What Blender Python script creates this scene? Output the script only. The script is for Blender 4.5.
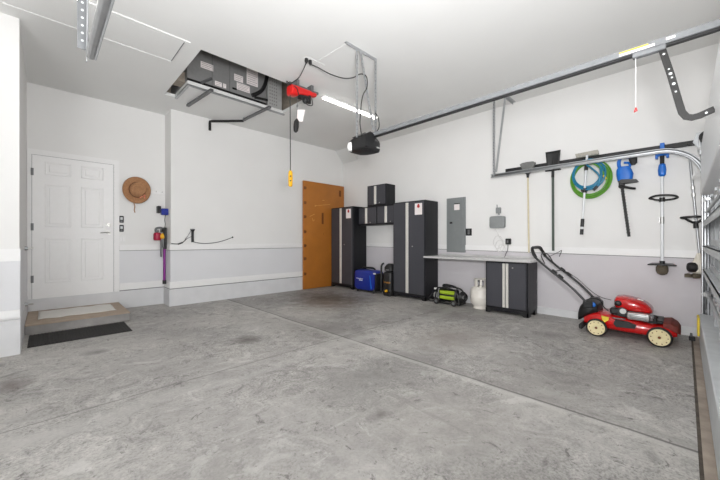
import bpy, bmesh, math, random
from mathutils import Vector, Matrix
random.seed(7)
SC = bpy.context.scene
COL = SC.collection
for o in list(bpy.data.objects):
    bpy.data.objects.remove(o)

# ------------------------------------------------------------------ camera
cam_d = bpy.data.cameras.new('camera')
cam_d.lens = 16.0
cam_d.sensor_width = 36.0
cam_d.clip_start = 0.02
cam = bpy.data.objects.new('camera', cam_d)
COL.objects.link(cam)
cam.location = (0, 0, 1.107)
cam.rotation_euler = (math.radians(90), 0, math.radians(45.443 - 90))
SC.camera = cam

# ------------------------------------------------------------------ world, lights, exposure
W = bpy.data.worlds.new('world')
SC.world = W
W.use_nodes = True
W.node_tree.nodes['Background'].inputs[0].default_value = (0.93, 0.96, 1.0, 1)
W.node_tree.nodes['Background'].inputs[1].default_value = 1.0
SC.view_settings.view_transform = 'Standard'
SC.view_settings.look = 'None'
SC.view_settings.exposure = -0.33
SC.view_settings.gamma = 1.0

def area_light(name, loc, rot, sx, sy, power, colr=(1, 1, 1)):
    d = bpy.data.lights.new(name, 'AREA')
    d.shape = 'RECTANGLE'
    d.size, d.size_y, d.energy, d.color = sx, sy, power, colr
    o = bpy.data.objects.new(name, d)
    o.location = loc
    o.rotation_euler = Vector(rot).to_track_quat('-Z', 'Y').to_euler()
    COL.objects.link(o)
    return o

# added fill light out of frame at left, as if from an open bay
area_light('added_fill_left', (-1.75, -0.35, 1.15), (0.9, 0.3, 0.4), 2.7, 2.1, 150, (0.965, 0.98, 1.0))
# photographer's flash bounced off the ceiling
area_light('bounce_flash', (0.25, -0.12, 1.45), (0.8, 0.5, 1.0), 0.5, 0.5, 330, (0.99, 0.99, 1.0))
LED_STRENGTH = 11.0

# ------------------------------------------------------------------ materials
def nt_mat(name):
    m = bpy.data.materials.new(name)
    m.use_nodes = True
    nt = m.node_tree
    return m, nt, nt.nodes['Principled BSDF']

def srgb(r, g, b):
    def f(v):
        v /= 255.0
        return v / 12.92 if v <= 0.04045 else ((v + 0.055) / 1.055) ** 2.4
    return (f(r), f(g), f(b), 1)

def mat(name, c, rough=0.5, metal=0.0, var=0.06, scale=20.0, bump=0.0, bscale=200.0, spec=None, coat=0.0, alpha=None):
    m, nt, b = nt_mat(name)
    col = srgb(*c)
    tc = nt.nodes.new('ShaderNodeTexCoord')
    n = nt.nodes.new('ShaderNodeTexNoise')
    n.inputs['Scale'].default_value = scale
    n.inputs['Detail'].default_value = 4
    nt.links.new(tc.outputs['Object'], n.inputs['Vector'])
    r = nt.nodes.new('ShaderNodeValToRGB')
    r.color_ramp.elements[0].position = 0.3
    r.color_ramp.elements[1].position = 0.7
    r.color_ramp.elements[0].color = [v * (1 - var) for v in col[:3]] + [1]
    r.color_ramp.elements[1].color = [min(1, v * (1 + var)) for v in col[:3]] + [1]
    nt.links.new(n.outputs['Fac'], r.inputs['Fac'])
    nt.links.new(r.outputs['Color'], b.inputs['Base Color'])
    b.inputs['Roughness'].default_value = rough
    b.inputs['Metallic'].default_value = metal
    if spec is not None:
        b.inputs['Specular IOR Level'].default_value = spec
    if coat:
        b.inputs['Coat Weight'].default_value = coat
    if bump:
        n2 = nt.nodes.new('ShaderNodeTexNoise')
        n2.inputs['Scale'].default_value = bscale
        nt.links.new(tc.outputs['Object'], n2.inputs['Vector'])
        bp = nt.nodes.new('ShaderNodeBump')
        bp.inputs['Strength'].default_value = bump
        bp.inputs['Distance'].default_value = 0.004
        nt.links.new(n2.outputs['Fac'], bp.inputs['Height'])
        nt.links.new(bp.outputs['Normal'], b.inputs['Normal'])
    return m

def emit(name, c, s):
    m, nt, b = nt_mat(name)
    b.inputs['Base Color'].default_value = srgb(*c)
    b.inputs['Emission Color'].default_value = srgb(*c)
    b.inputs['Emission Strength'].default_value = s
    return m

def floor_mat():
    m, nt, b = nt_mat('garage concrete')
    N, L = nt.nodes, nt.links
    geo = N.new('ShaderNodeNewGeometry')
    P = geo.outputs['Position']
    def noise(scale, detail, rough=0.6, dist=0.0, vec=P):
        n = N.new('ShaderNodeTexNoise')
        n.inputs['Scale'].default_value = scale
        n.inputs['Detail'].default_value = detail
        n.inputs['Roughness'].default_value = rough
        n.inputs['Distortion'].default_value = dist
        L.new(vec, n.inputs['Vector'])
        return n.outputs['Fac']
    def ramp(fac, stops):
        r = N.new('ShaderNodeValToRGB')
        e = r.color_ramp.elements
        while len(e) < len(stops):
            e.new(0.5)
        for k, (p, c) in enumerate(stops):
            e[k].position = p
            e[k].color = c if len(c) == 4 else (c[0], c[1], c[2], 1)
        L.new(fac, r.inputs['Fac'])
        return r.outputs['Color']
    def mix(a, c, fac, mode='MIX'):
        x = N.new('ShaderNodeMix')
        x.data_type = 'RGBA'
        x.blend_type = mode
        for sock, v in ((x.inputs[6], a), (x.inputs[7], c)):
            if hasattr(v, 'default_value'):
                L.new(v, sock)
            else:
                sock.default_value = v
        if hasattr(fac, 'default_value'):
            L.new(fac, x.inputs[0])
        else:
            x.inputs[0].default_value = fac
        return x.outputs[2]
    g = lambda v: (v, v, v, 1)
    def stretched(sx_, sy_, ang, scale, detail, rough, dist):
        mp = N.new('ShaderNodeMapping')
        mp.inputs['Scale'].default_value = (sx_, sy_, 1)
        mp.inputs['Rotation'].default_value = (0, 0, math.radians(ang))
        L.new(P, mp.inputs['Vector'])
        return noise(scale, detail, rough, dist, mp.outputs[0])
    base = ramp(noise(0.7, 5, 0.6, 0.5), [(0.32, srgb(150, 147, 144)), (0.5, srgb(168, 165, 161)), (0.68, srgb(184, 181, 176))])
    # where the surface is rough and where it is still trowelled smooth
    rough_area = ramp(noise(0.95, 4, 0.6, 0.8), [(0.40, g(0.25)), (0.60, g(1))])
    tone = ramp(noise(5.0, 10, 0.74, 2.2), [(0.36, g(0.50)), (0.46, g(0.91)), (0.54, g(1.05)), (0.63, g(1.34))])
    base = mix(base, mix(base, tone, 1.0, 'MULTIPLY'), mix(g(0.45), rough_area, 0.7))
    grit = ramp(noise(60.0, 5, 0.7), [(0.36, g(0.60)), (0.5, g(1.0)), (0.64, g(1.22))])
    base = mix(base, mix(base, grit, 1.0, 'MULTIPLY'), rough_area)
    # pale rubbed patches and long pale scuffs
    w = ramp(noise(2.0, 10, 0.72, 1.6), [(0.57, g(0)), (0.62, g(1))])
    base = mix(base, srgb(200, 198, 194), mix(g(0), w, 0.55))
    sc = ramp(stretched(1.0, 7.0, 8, 1.5, 8, 0.7, 0.8), [(0.60, g(0)), (0.66, g(1))])
    base = mix(base, srgb(202, 200, 196), mix(g(0), sc, 0.40))
    sc2 = ramp(stretched(6.0, 1.0, 0, 1.2, 8, 0.7, 0.6), [(0.62, g(0)), (0.68, g(1))])
    base = mix(base, srgb(122, 119, 116), mix(g(0), sc2, 0.35))
    # dark oily flecks
    sp = ramp(noise(9.0, 9, 0.78, 0.6), [(0.37, g(1)), (0.415, g(0))])
    base = mix(base, srgb(92, 89, 86), mix(g(0), sp, 0.75))
    sp2 = ramp(noise(31.0, 4, 0.7), [(0.33, g(1)), (0.39, g(0))])
    base = mix(base, srgb(96, 93, 90), mix(g(0), sp2, 0.5))
    # stains with a place of their own: x, y, radius x, radius y, strength, colour
    wob = noise(5.0, 6, 0.7)
    def stain(x, y, rx, ry, s, c, col):
        sub = N.new('ShaderNodeVectorMath'); sub.operation = 'SUBTRACT'
        L.new(P, sub.inputs[0]); sub.inputs[1].default_value = (x, y, 0)
        mu = N.new('ShaderNodeVectorMath'); mu.operation = 'MULTIPLY'
        L.new(sub.outputs[0], mu.inputs[0]); mu.inputs[1].default_value = (0.72 / rx, 0.72 / ry, 0)
        ln = N.new('ShaderNodeVectorMath'); ln.operation = 'LENGTH'
        L.new(mu.outputs[0], ln.inputs[0])
        ad = N.new('ShaderNodeMath'); ad.operation = 'MULTIPLY_ADD'
        L.new(wob, ad.inputs[0]); ad.inputs[1].default_value = 1.5; L.new(ln.outputs['Value'], ad.inputs[2])
        # remap radius: value about 1.75 at the rim
        dv = N.new('ShaderNodeMath'); dv.operation = 'MULTIPLY'
        L.new(ad.outputs[0], dv.inputs[0]); dv.inputs[1].default_value = 0.58
        f2 = ramp(dv.outputs[0], [(0.45, g(s)), (1.0, g(0))])
        return mix(c, col, f2)
    for x, y, rx, ry, s, c in ((1.58, 3.42, 0.16, 0.15, 0.75, (92, 88, 84)), (3.85, 4.75, 0.62, 0.85, 0.8, (80, 70, 60)),
                               (3.5, 4.35, 0.5, 0.5, 0.45, (120, 104, 92)), (-0.2, 3.63, 0.12, 0.2, 0.7, (104, 96, 92)),
                               (0.37, 4.08, 0.10, 0.08, 0.6, (100, 97, 94)), (2.6, 3.1, 0.9, 0.5, 0.45, (112, 110, 108)),
                               (2.0, 1.75, 0.7, 0.35, 0.5, (118, 116, 114)), (3.3, 1.9, 0.5, 0.35, 0.4, (122, 112, 104)),
                               (4.2, 1.1, 0.16, 0.16, 0.55, (98, 94, 90)), (1.5, 1.35, 0.10, 0.06, 0.7, (96, 92, 90)),
                               (1.75, 1.0, 0.5, 0.5, 0.4, (126, 122, 118)), (0.5, 1.5, 0.5, 0.3, 0.35, (128, 125, 122)),
                               (4.4, 2.6, 0.5, 0.5, 0.4, (112, 108, 104)), (2.9, 0.7, 0.5, 0.4, 0.35, (116, 112, 108))):
        base = stain(x, y, rx, ry, min(0.95, s * 1.25), base, srgb(*c))
    # saw-cut joints
    sx = N.new('ShaderNodeSeparateXYZ'); L.new(P, sx.inputs[0])
    wb = noise(1.2, 3)
    def line(sock, pos, wid, amp):
        a = N.new('ShaderNodeMath'); a.operation = 'MULTIPLY_ADD'
        L.new(wb, a.inputs[0]); a.inputs[1].default_value = amp; a.inputs[2].default_value = -pos - amp * 0.5
        s2 = N.new('ShaderNodeMath'); s2.operation = 'ADD'
        L.new(sock, s2.inputs[0]); L.new(a.outputs[0], s2.inputs[1])
        ab = N.new('ShaderNodeMath'); ab.operation = 'ABSOLUTE'; L.new(s2.outputs[0], ab.inputs[0])
        return ramp(ab.outputs[0], [(wid * 0.5, g(1)), (wid * 1.6, g(0))])
    base = mix(base, srgb(88, 86, 84), mix(g(0), line(sx.outputs[0], 2.43, 0.010, 0.05), 0.85))
    base = mix(base, srgb(198, 196, 191), mix(g(0), line(sx.outputs[0], 2.39, 0.025, 0.09), 0.35))
    base = mix(base, srgb(124, 121, 118), mix(g(0), line(sx.outputs[0], 2.49, 0.05, 0.12), 0.3))
    base = mix(base, srgb(100, 98, 96), mix(g(0), line(sx.outputs[1], 2.75, 0.006, 0.03), 0.6))
    base = mix(base, srgb(186, 184, 180), mix(g(0), line(sx.outputs[1], 2.55, 0.07, 0.5), 0.35))
    L.new(base, b.inputs['Base Color'])
    L.new(ramp(noise(2.2, 6), [(0.3, g(0.48)), (0.7, g(0.75))]), b.inputs['Roughness'])
    b.inputs['Specular IOR Level'].default_value = 0.35
    bp = N.new('ShaderNodeBump')
    bp.inputs['Strength'].default_value = 0.25
    bp.inputs['Distance'].default_value = 0.01
    L.new(noise(18, 8, 0.7), bp.inputs['Height'])
    L.new(bp.outputs['Normal'], b.inputs['Normal'])
    return m

M = {}
M['wall'] = mat('white wall paint', (232, 231, 229), 0.75, var=0.012, scale=2, bump=0.06, bscale=90)
M['ceil'] = mat('white ceiling paint', (229, 229, 227), 0.85, var=0.012, scale=2, bump=0.06, bscale=90)
M['grey_paint'] = mat('pale lavender grey paint', (222, 222, 224), 0.6, var=0.02, scale=2)
M['stem'] = mat('painted concrete stem', (216, 216, 217), 0.7, var=0.04, scale=6, bump=0.25, bscale=40)
M['trim'] = mat('white trim paint', (238, 237, 236), 0.45, var=0.01)
M['door'] = mat('white door paint', (240, 239, 238), 0.4, var=0.01)
M['floor'] = floor_mat()
M['groove'] = mat('dirty joint filler', (92, 84, 76), 0.9, var=0.3, scale=15)
M['gap'] = mat('painted shadow line grey', (128, 127, 127), 0.8, var=0.1)  # for strips that paint in the shadow lines under the boards
M['apron'] = mat('stained apron concrete', (158, 146, 134), 0.8, var=0.22, scale=9, bump=0.3, bscale=60)
M['step'] = mat('step concrete', (150, 147, 144), 0.8, var=0.14, scale=7, bump=0.3, bscale=60)
M['step_top'] = mat('worn tan step top', (172, 155, 138), 0.9, var=0.1, scale=9)
M['runner'] = mat('off white woven runner', (225, 222, 216), 0.95, var=0.05, scale=60, bump=0.4, bscale=300)
M['rubber'] = mat('black ribbed rubber', (34, 32, 31), 0.75, var=0.2, scale=60)
M['galv'] = mat('galvanised steel', (176, 178, 180), 0.38, 0.75, var=0.08, scale=14)
M['galv_dark'] = mat('dull zinc steel', (120, 121, 122), 0.5, 0.6, var=0.12, scale=14)
M['rail_grey'] = mat('dull galvanised rail', (116, 118, 120), 0.55, 0.2, var=0.08)
M['grey_paint_shaded'] = mat('pale grey paint shaded', (208, 204, 207), 0.6, var=0.03, scale=2)  # same grey paint, darkened to carry the shade on the lower right wall
M['off_white'] = mat('off white plastic', (226, 220, 206), 0.5, var=0.06)
M['door_steel'] = mat('grey painted steel', (192, 195, 197), 0.5, 0.1, var=0.07, scale=10)
M['door_white'] = mat('white steel skin', (236, 237, 238), 0.4, 0.0, var=0.02)
M['black_plastic'] = mat('black plastic', (26, 26, 27), 0.45, var=0.15)
M['black_metal'] = mat('black powder coat', (30, 30, 31), 0.4, 0.2, var=0.1)
M['dark_metal'] = mat('dark drilled steel', (30, 29, 28), 0.6, 0.1, var=0.1)
M['cab_door'] = mat('charcoal cabinet door', (68, 68, 74), 0.42, 0.15, var=0.03, scale=300)
M['cab_body'] = mat('black cabinet steel', (20, 20, 25), 0.45, 0.2, var=0.05)
M['alu'] = mat('brushed aluminium', (222, 219, 212), 0.4, 0.35, var=0.04, scale=60)
M['steel_top'] = mat('stainless worktop', (214, 213, 212), 0.32, 0.4, var=0.05, scale=30)
M['paper'] = mat('white paper', (240, 232, 230), 0.8, var=0.02)
M['red_print'] = mat('red print', (190, 44, 46), 0.7, var=0.05)
M['grey_print'] = mat('grey print', (150, 148, 146), 0.8, var=0.05)
M['orange_board'] = mat('amber coated board', (174, 108, 38), 0.42, var=0.09, scale=3)
M['brown_mark'] = mat('dark brown mark', (112, 62, 20), 0.6, var=0.15)
M['pale_scratch'] = mat('pale scratch', (214, 160, 84), 0.6, var=0.1)
M['panel_grey'] = mat('grey enamel', (134, 138, 138), 0.5, 0.2, var=0.03)
M['box_grey'] = mat('grey plastic', (139, 142, 142), 0.55, var=0.04)
M['white_plastic'] = mat('white plastic', (232, 232, 230), 0.45, var=0.02)
M['red_paint'] = mat('red gloss paint', (196, 18, 18), 0.25, var=0.05, coat=0.4)
M['dusty_red'] = mat('dusty dark red', (112, 44, 36), 0.7, var=0.35, scale=25)
M['hoist_red'] = mat('hoist red enamel', (215, 24, 22), 0.35, var=0.05, coat=0.3)
M['yellow'] = mat('yellow plastic', (236, 178, 26), 0.45, var=0.05)
M['decal_yellow'] = mat('yellow decal', (232, 204, 62), 0.5, var=0.05)
M['cream'] = mat('cream wheel plastic', (228, 214, 168), 0.55, var=0.06)
M['silver'] = mat('cast aluminium', (190, 190, 188), 0.4, 0.7, var=0.1)
M['blue'] = mat('royal blue plastic', (20, 42, 140), 0.35, var=0.06)
M['tool_blue'] = mat('bright blue plastic', (16, 104, 196), 0.4, var=0.05)
M['lime'] = mat('lime plastic', (162, 188, 40), 0.45, var=0.06)
M['hose_green'] = mat('green hose rubber', (90, 150, 42), 0.45, var=0.12, scale=40)
M['hose_teal'] = mat('teal hose rubber', (20, 122, 158), 0.45, var=0.12, scale=40)
M['straw'] = mat('woven straw', (166, 122, 86), 0.9, var=0.16, scale=45, bump=0.6, bscale=160)
M['straw_dark'] = mat('brown hat band', (112, 78, 54), 0.9, var=0.1)
M['pink'] = mat('coral flower', (230, 150, 120), 0.8, var=0.1)
M['crimson'] = mat('crimson plastic', (160, 18, 58), 0.35, var=0.08)
M['purple'] = mat('purple tube', (128, 26, 128), 0.35, 0.2, var=0.06)
M['wood_pole'] = mat('pale varnished wood', (216, 204, 172), 0.5, var=0.06)
M['green_pole'] = mat('dark green grey fibreglass', (74, 84, 76), 0.5, var=0.08)
M['grey_bristle'] = mat('grey bristles', (118, 118, 116), 0.9, var=0.25, scale=120)
M['tan_bristle'] = mat('tan grey plastic', (168, 164, 154), 0.7, var=0.15, scale=60)
M['white_tube'] = mat('white painted tube', (226, 228, 230), 0.35, 0.1, var=0.03)
M['grass_stain'] = mat('grass stained plastic', (92, 84, 70), 0.8, var=0.3, scale=30)
M['tank_white'] = mat('off white tank enamel', (226, 221, 212), 0.4, var=0.05, scale=8)
M['duct'] = mat('hvac grey steel', (150, 150, 149), 0.5, 0.3, var=0.05)
M['duct_light'] = mat('hvac light steel', (190, 190, 188), 0.5, 0.3, var=0.06)
M['attic'] = mat('dim attic lumber', (150, 140, 128), 0.9, var=0.15)
M['chrome'] = mat('satin nickel', (180, 178, 174), 0.3, 0.9, var=0.04)
M['screen'] = mat('pale keypad face', (205, 208, 208), 0.4, var=0.04)
M['led'] = emit('led diffuser', (255, 252, 246), LED_STRENGTH)
M['cord'] = mat('black cord', (28, 28, 28), 0.6, var=0.1)
M['white_cord'] = mat('white cord', (214, 212, 210), 0.6, var=0.05)
M['gold_print'] = mat('amber print', (216, 150, 60), 0.6, var=0.05)
M['white_print'] = mat('white print', (225, 228, 240), 0.6, var=0.02)

# ------------------------------------------------------------------ mesh helpers
class MB:
    def __init__(s):
        s.bm = bmesh.new()
        s.m1 = None
    def mark(s):
        s.bm.faces.ensure_lookup_table(); s.m1 = set(s.bm.faces)
        return s
    def done(s):
        for f_ in s.bm.faces:
            if f_ not in s.m1: f_.material_index = 1
        return s
    def box(s, x0, x1, y0, y1, z0, z1, bev=0.0, seg=1):
        r = bmesh.ops.create_cube(s.bm, size=1)
        for v in r['verts']:
            v.co = Vector(((x0 + x1) / 2 + v.co.x * (x1 - x0), (y0 + y1) / 2 + v.co.y * (y1 - y0), (z0 + z1) / 2 + v.co.z * (z1 - z0)))
        if bev:
            es = set(e for v in r['verts'] for e in v.link_edges)
            bmesh.ops.bevel(s.bm, geom=list(es), offset=bev, segments=seg, affect='EDGES', profile=0.5)
        return s
    def obox(s, c, ax, ay, az, sx, sy, sz, bev=0.0):
        """oriented box: centre c, unit axes"""
        r = bmesh.ops.create_cube(s.bm, size=1)
        c = Vector(c); ax, ay, az = Vector(ax).normalized(), Vector(ay).normalized(), Vector(az).normalized()
        for v in r['verts']:
            v.co = c + ax * (v.co.x * sx) + ay * (v.co.y * sy) + az * (v.co.z * sz)
        if bev:
            es = set(e for v in r['verts'] for e in v.link_edges)
            bmesh.ops.bevel(s.bm, geom=list(es), offset=bev, segments=1, affect='EDGES', profile=0.5)
        return s
    def bar(s, p0, p1, w, t, up=(0, 0, 1), bev=0.0):
        p0, p1 = Vector(p0), Vector(p1)
        d = p1 - p0
        a = d.normalized()
        u = Vector(up)
        sd = a.cross(u).normalized()
        n = sd.cross(a).normalized()
        return s.obox((p0 + p1) / 2, a, sd, n, d.length, w, t, bev)
    def cyl(s, p0, p1, r0, r1=None, n=16):
        r1 = r0 if r1 is None else r1
        p0, p1 = Vector(p0), Vector(p1)
        d = p1 - p0
        q = d.to_track_quat('Z', 'Y').to_matrix().to_4x4()
        bmesh.ops.create_cone(s.bm, cap_ends=True, segments=n, radius1=r0, radius2=r1, depth=d.length,
                              matrix=Matrix.Translation((p0 + p1) / 2) @ q)
        return s
    def tube(s, pts, r, n=8, closed=False):
        pts = [Vector(p) for p in pts]
        rings = []
        m = len(pts)
        prev = None
        for i, p in enumerate(pts):
            if closed:
                t = (pts[(i + 1) % m] - pts[i - 1]).normalized()
            else:
                t = (pts[min(i + 1, m - 1)] - pts[max(i - 1, 0)]).normalized()
            if prev is None:
                ref = Vector((0, 0, 1)) if abs(t.z) < 0.9 else Vector((1, 0, 0))
                u = t.cross(ref).normalized()
            else:
                u = (prev - t * prev.dot(t))
                u = u.normalized() if u.length > 1e-6 else t.orthogonal().normalized()
            prev = u
            w = t.cross(u)
            rr = r[i] if isinstance(r, (list, tuple)) else r
            rings.append([s.bm.verts.new(p + (u * math.cos(2 * math.pi * k / n) + w * math.sin(2 * math.pi * k / n)) * rr) for k in range(n)])
        cnt = m if closed else m - 1
        for i in range(cnt):
            a, b = rings[i], rings[(i + 1) % m]
            for k in range(n):
                s.bm.faces.new((a[k], a[(k + 1) % n], b[(k + 1) % n], b[k]))
        if not closed:
            s.bm.faces.new(rings[0][::-1]); s.bm.faces.new(rings[-1])
        return s
    def lathe(s, prof, origin, axis=(0, 0, 1), n=24, sc=(1, 1)):
        q = Vector(axis).to_track_quat('Z', 'Y').to_matrix()
        o = Vector(origin)
        rings = []
        for r, h in prof:
            r = max(r, 1e-4)
            rings.append([s.bm.verts.new(o + q @ Vector((r * sc[0] * math.cos(2 * math.pi * k / n), r * sc[1] * math.sin(2 * math.pi * k / n), h))) for k in range(n)])
        for a, b in zip(rings, rings[1:]):
            for k in range(n):
                s.bm.faces.new((a[k], a[(k + 1) % n], b[(k + 1) % n], b[k]))
        s.bm.faces.new(rings[0][::-1]); s.bm.faces.new(rings[-1])
        return s
    def prism(s, poly, f, d0, d1):
        """poly of 2D points, f(u, v, d) -> 3D, extruded from d0 to d1"""
        a = [s.bm.verts.new(f(u, v, d0)) for u, v in poly]
        b = [s.bm.verts.new(f(u, v, d1)) for u, v in poly]
        n = len(poly)
        s.bm.faces.new(a[::-1]); s.bm.faces.new(b)
        for k in range(n):
            s.bm.faces.new((a[k], a[(k + 1) % n], b[(k + 1) % n], b[k]))
        return s
    def loft(s, rings):
        R = [[s.bm.verts.new(p) for p in r] for r in rings]
        n = len(R[0])
        for a, b in zip(R, R[1:]):
            for k in range(n):
                s.bm.faces.new((a[k], a[(k + 1) % n], b[(k + 1) % n], b[k]))
        s.bm.faces.new(R[0][::-1]); s.bm.faces.new(R[-1])
        return s
    def ball(s, c, rx, ry=None, rz=None, n=16):
        ry = rx if ry is None else ry
        rz = rx if rz is None else rz
        r = bmesh.ops.create_uvsphere(s.bm, u_segments=n, v_segments=max(6, n // 2), radius=1)
        for v in r['verts']:
            v.co = Vector((c[0] + v.co.x * rx, c[1] + v.co.y * ry, c[2] + v.co.z * rz))
        return s
    def ring(s, c, axis, R, r, n=32, m=8, sc=(1, 1)):
        q = Vector(axis).to_track_quat('Z', 'Y').to_matrix()
        pts = [Vector(c) + q @ Vector((R * sc[0] * math.cos(2 * math.pi * k / n), R * sc[1] * math.sin(2 * math.pi * k / n), 0)) for k in range(n)]
        return s.tube(pts, r, m, closed=True)

def se_ring(c, hx, hz, e=4.0, n=24, axis='y'):
    """superellipse ring about centre c, perpendicular to an axis"""
    out = []
    for k in range(n):
        a = 2 * math.pi * k / n
        ca, sa = math.cos(a), math.sin(a)
        u = math.copysign(abs(ca) ** (2 / e), ca) * hx
        v = math.copysign(abs(sa) ** (2 / e), sa) * hz
        if axis == 'y':
            out.append((c[0] + u, c[1], c[2] + v))
        elif axis == 'x':
            out.append((c[0], c[1] + u, c[2] + v))
        else:
            out.append((c[0] + u, c[1] + v, c[2]))
    return out

ORG = {}
def thing(name, label, cat, loc, group=None):
    o = bpy.data.objects.new(name, None)
    o.empty_display_size = 0.1
    o.location = loc
    COL.objects.link(o)
    o['label'] = label
    o['category'] = cat
    if group:
        o['group'] = group
    ORG[o.name] = Vector(loc)
    return o

def obj(name, mb, m, parent=None, loc=None, label=None, cat=None, group=None, kind=None, ang=35, m2=None):
    bm = mb.bm
    bmesh.ops.recalc_face_normals(bm, faces=bm.faces)
    org = ORG[parent.name] if parent else Vector(loc or (0, 0, 0))
    bmesh.ops.translate(bm, verts=bm.verts, vec=-org)
    me = bpy.data.meshes.new(name)
    bm.to_mesh(me)
    bm.free()
    for p in me.polygons:
        p.use_smooth = True
    me.set_sharp_from_angle(angle=math.radians(ang))
    me.materials.append(m)
    if m2: me.materials.append(m2)
    o = bpy.data.objects.new(name, me)
    COL.objects.link(o)
    if parent:
        o.parent = parent
    else:
        o.location = org
    ORG[o.name] = org
    if label: o['label'] = label
    if cat: o['category'] = cat
    if group: o['group'] = group
    if kind: o['kind'] = kind
    return o

def struct(name, mb, m):
    return obj(name, mb, m, kind='structure')

def text_mesh(txt, size, ext, m, origin, right, up, name, parent, align='CENTER'):
    cu = bpy.data.curves.new(name, 'FONT')
    cu.body = txt; cu.size = size; cu.extrude = ext; cu.align_x = align; cu.align_y = 'CENTER'
    t = bpy.data.objects.new(name + '_curve', cu)
    COL.objects.link(t)
    dg = bpy.context.evaluated_depsgraph_get()
    me = bpy.data.meshes.new_from_object(t.evaluated_get(dg))
    bpy.data.objects.remove(t)
    r, u = Vector(right).normalized(), Vector(up).normalized()
    n = r.cross(u)
    org = ORG[parent.name]
    for v in me.vertices:
        v.co = Vector(origin) + r * v.co.x + u * v.co.y + n * v.co.z - org
    me.materials.clear(); me.materials.append(m)
    o = bpy.data.objects.new(name, me)
    COL.objects.link(o); o.parent = parent
    return o

def arc(c, r, a0, a1, n, f):
    return [f(c[0] + r * math.cos(math.radians(a0 + (a1 - a0) * k / n)), c[1] + r * math.sin(math.radians(a0 + (a1 - a0) * k / n))) for k in range(n + 1)]

def smooth_path(pts, n=6):
    """Catmull-Rom through points"""
    P = [Vector(p) for p in pts]
    P = [P[0] * 2 - P[1]] + P + [P[-1] * 2 - P[-2]]
    out = []
    for i in range(1, len(P) - 2):
        p0, p1, p2, p3 = P[i - 1:i + 3]
        for k in range(n):
            t = k / n
            out.append(0.5 * ((2 * p1) + (p2 - p0) * t + (2 * p0 - 5 * p1 + 4 * p2 - p3) * t * t + (3 * p1 - p0 - 3 * p2 + p3) * t ** 3))
    out.append(P[-2])
    return out

# ================================================================== SETTING
CZ, XB, YA, YD = 3.297, 5.34, 6.03, 6.40
XL, YF = -3.3, -0.27
struct('floor', MB().box(XL, XB + 0.1, -0.048, YD + 0.1, -0.12, 0.0), M['floor'])
struct('floor_apron', MB().box(XL, XB + 0.1, -1.6, -0.064, -0.12, 0.0), M['apron'])
struct('trim_1', MB().box(XL, XB, -0.064, -0.048, -0.10, -0.008), M['groove'])

# ceiling with the attic hatch opening cut out of it
HX0, HX1, HY0, HY1, SX1, SY1 = 1.28, 2.93, 3.905, 4.885, 1.425, 5.50
c = MB()
def cslab(x0, x1, y0, y1):
    c.box(x0, x1, y0, y1, CZ, CZ + 0.05)
cslab(XL, XB + 0.1, YF - 0.1, HY0)
cslab(XL, HX0, HY0, YD + 0.1)
cslab(HX1, XB + 0.1, HY0, HY1)
cslab(SX1, XB + 0.1, HY1, YD + 0.1)
cslab(HX0, SX1, SY1, YD + 0.1)
struct('ceiling', c, M['ceil'])
a = MB()   # dim attic space above the opening
a.box(HX0 - 0.12, HX0 - 0.08, HY0 - 0.1, SY1 + 0.3, CZ + 0.05, 4.5)
a.box(HX1 + 0.08, HX1 + 0.12, HY0 - 0.1, SY1 + 0.3, CZ + 0.05, 4.5)
a.box(HX0 - 0.12, HX1 + 0.12, HY0 - 0.14, HY0 - 0.1, CZ + 0.05, 4.5)
a.box(HX0 - 0.12, HX1 + 0.12, SY1 + 0.26, SY1 + 0.3, CZ + 0.05, 4.5)
a.box(HX0 - 0.12, HX1 + 0.12, HY0 - 0.14, SY1 + 0.3, 4.46, 4.5)
struct('wall_attic', a, M['attic'])

w = MB()
w.box(-0.18, 1.5, YD, YD + 0.1, 0, CZ)
w.box(1.5, XB + 0.1, YA, YD + 0.1, 0, CZ)
struct('wall_back', w, M['wall'])
w = MB()
w.box(XL, -0.18, 4.62, YD + 0.1, 0, CZ)
struct('wall_left', w, M['wall'])
struct('wall_far_left', MB().box(XL - 0.1, XL, YF - 0.1, 4.62, 0, CZ), M['wall'])
struct('wall_right', MB().box(XB, XB + 0.1, YF - 0.1, YA, 0, CZ), M['wall'])
w = MB()
w.box(5.04, XB, YF - 0.1, YF, 0, CZ)
w.box(-0.42, 5.04, YF - 0.1, YF, 2.14, CZ)
w.box(-0.42, 0.06, YF - 0.1, YF, 0, 2.14)
w.box(XL, -0.42, YF - 0.1, YF, 2.2, CZ)
struct('wall_front', w, M['wall'])
# small boxed-in slope in the far corner, under the ceiling
s = MB()
s.prism([(5.105, CZ), (XB, 3.02), (XB, CZ)], lambda u, v, d: (u, d, v), 5.50, YA)
struct('ceiling_slope', s, M['ceil'])

# wainscot, boards and painted stem wall
def strip(name, m, *boxes):
    b = MB()
    for q in boxes:
        b.box(*q)
    return struct(name, b, m)
def around(name, m, pr, z0, z1, x0=0.855):
    # recess wall, the return of the bump-out, and the bump-out, meeting without doubled faces
    return strip(name, m, (x0, 1.5 - pr, YD - pr, YD, z0, z1), (1.5 - pr, 1.5, YA, YD, z0, z1), (1.5 - pr, XB, YA - pr, YA, z0, z1))
around('trim_2', M['grey_paint'], 0.006, 0.405, 0.930)
around('trim_3', M['trim'], 0.020, 0.938, 1.03)
around('trim_4', M['trim'], 0.020, 0.296, 0.405)
around('trim_14', M['gap'], 0.016, 0.930, 0.938)  # painted shadow line below the rail board
around('trim_15', M['gap'], 0.016, 0.282, 0.296, 0.84)  # painted shadow line on top of the stem
around('baseboard_back', M['stem'], 0.028, 0.0, 0.282, -0.18)
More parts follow.
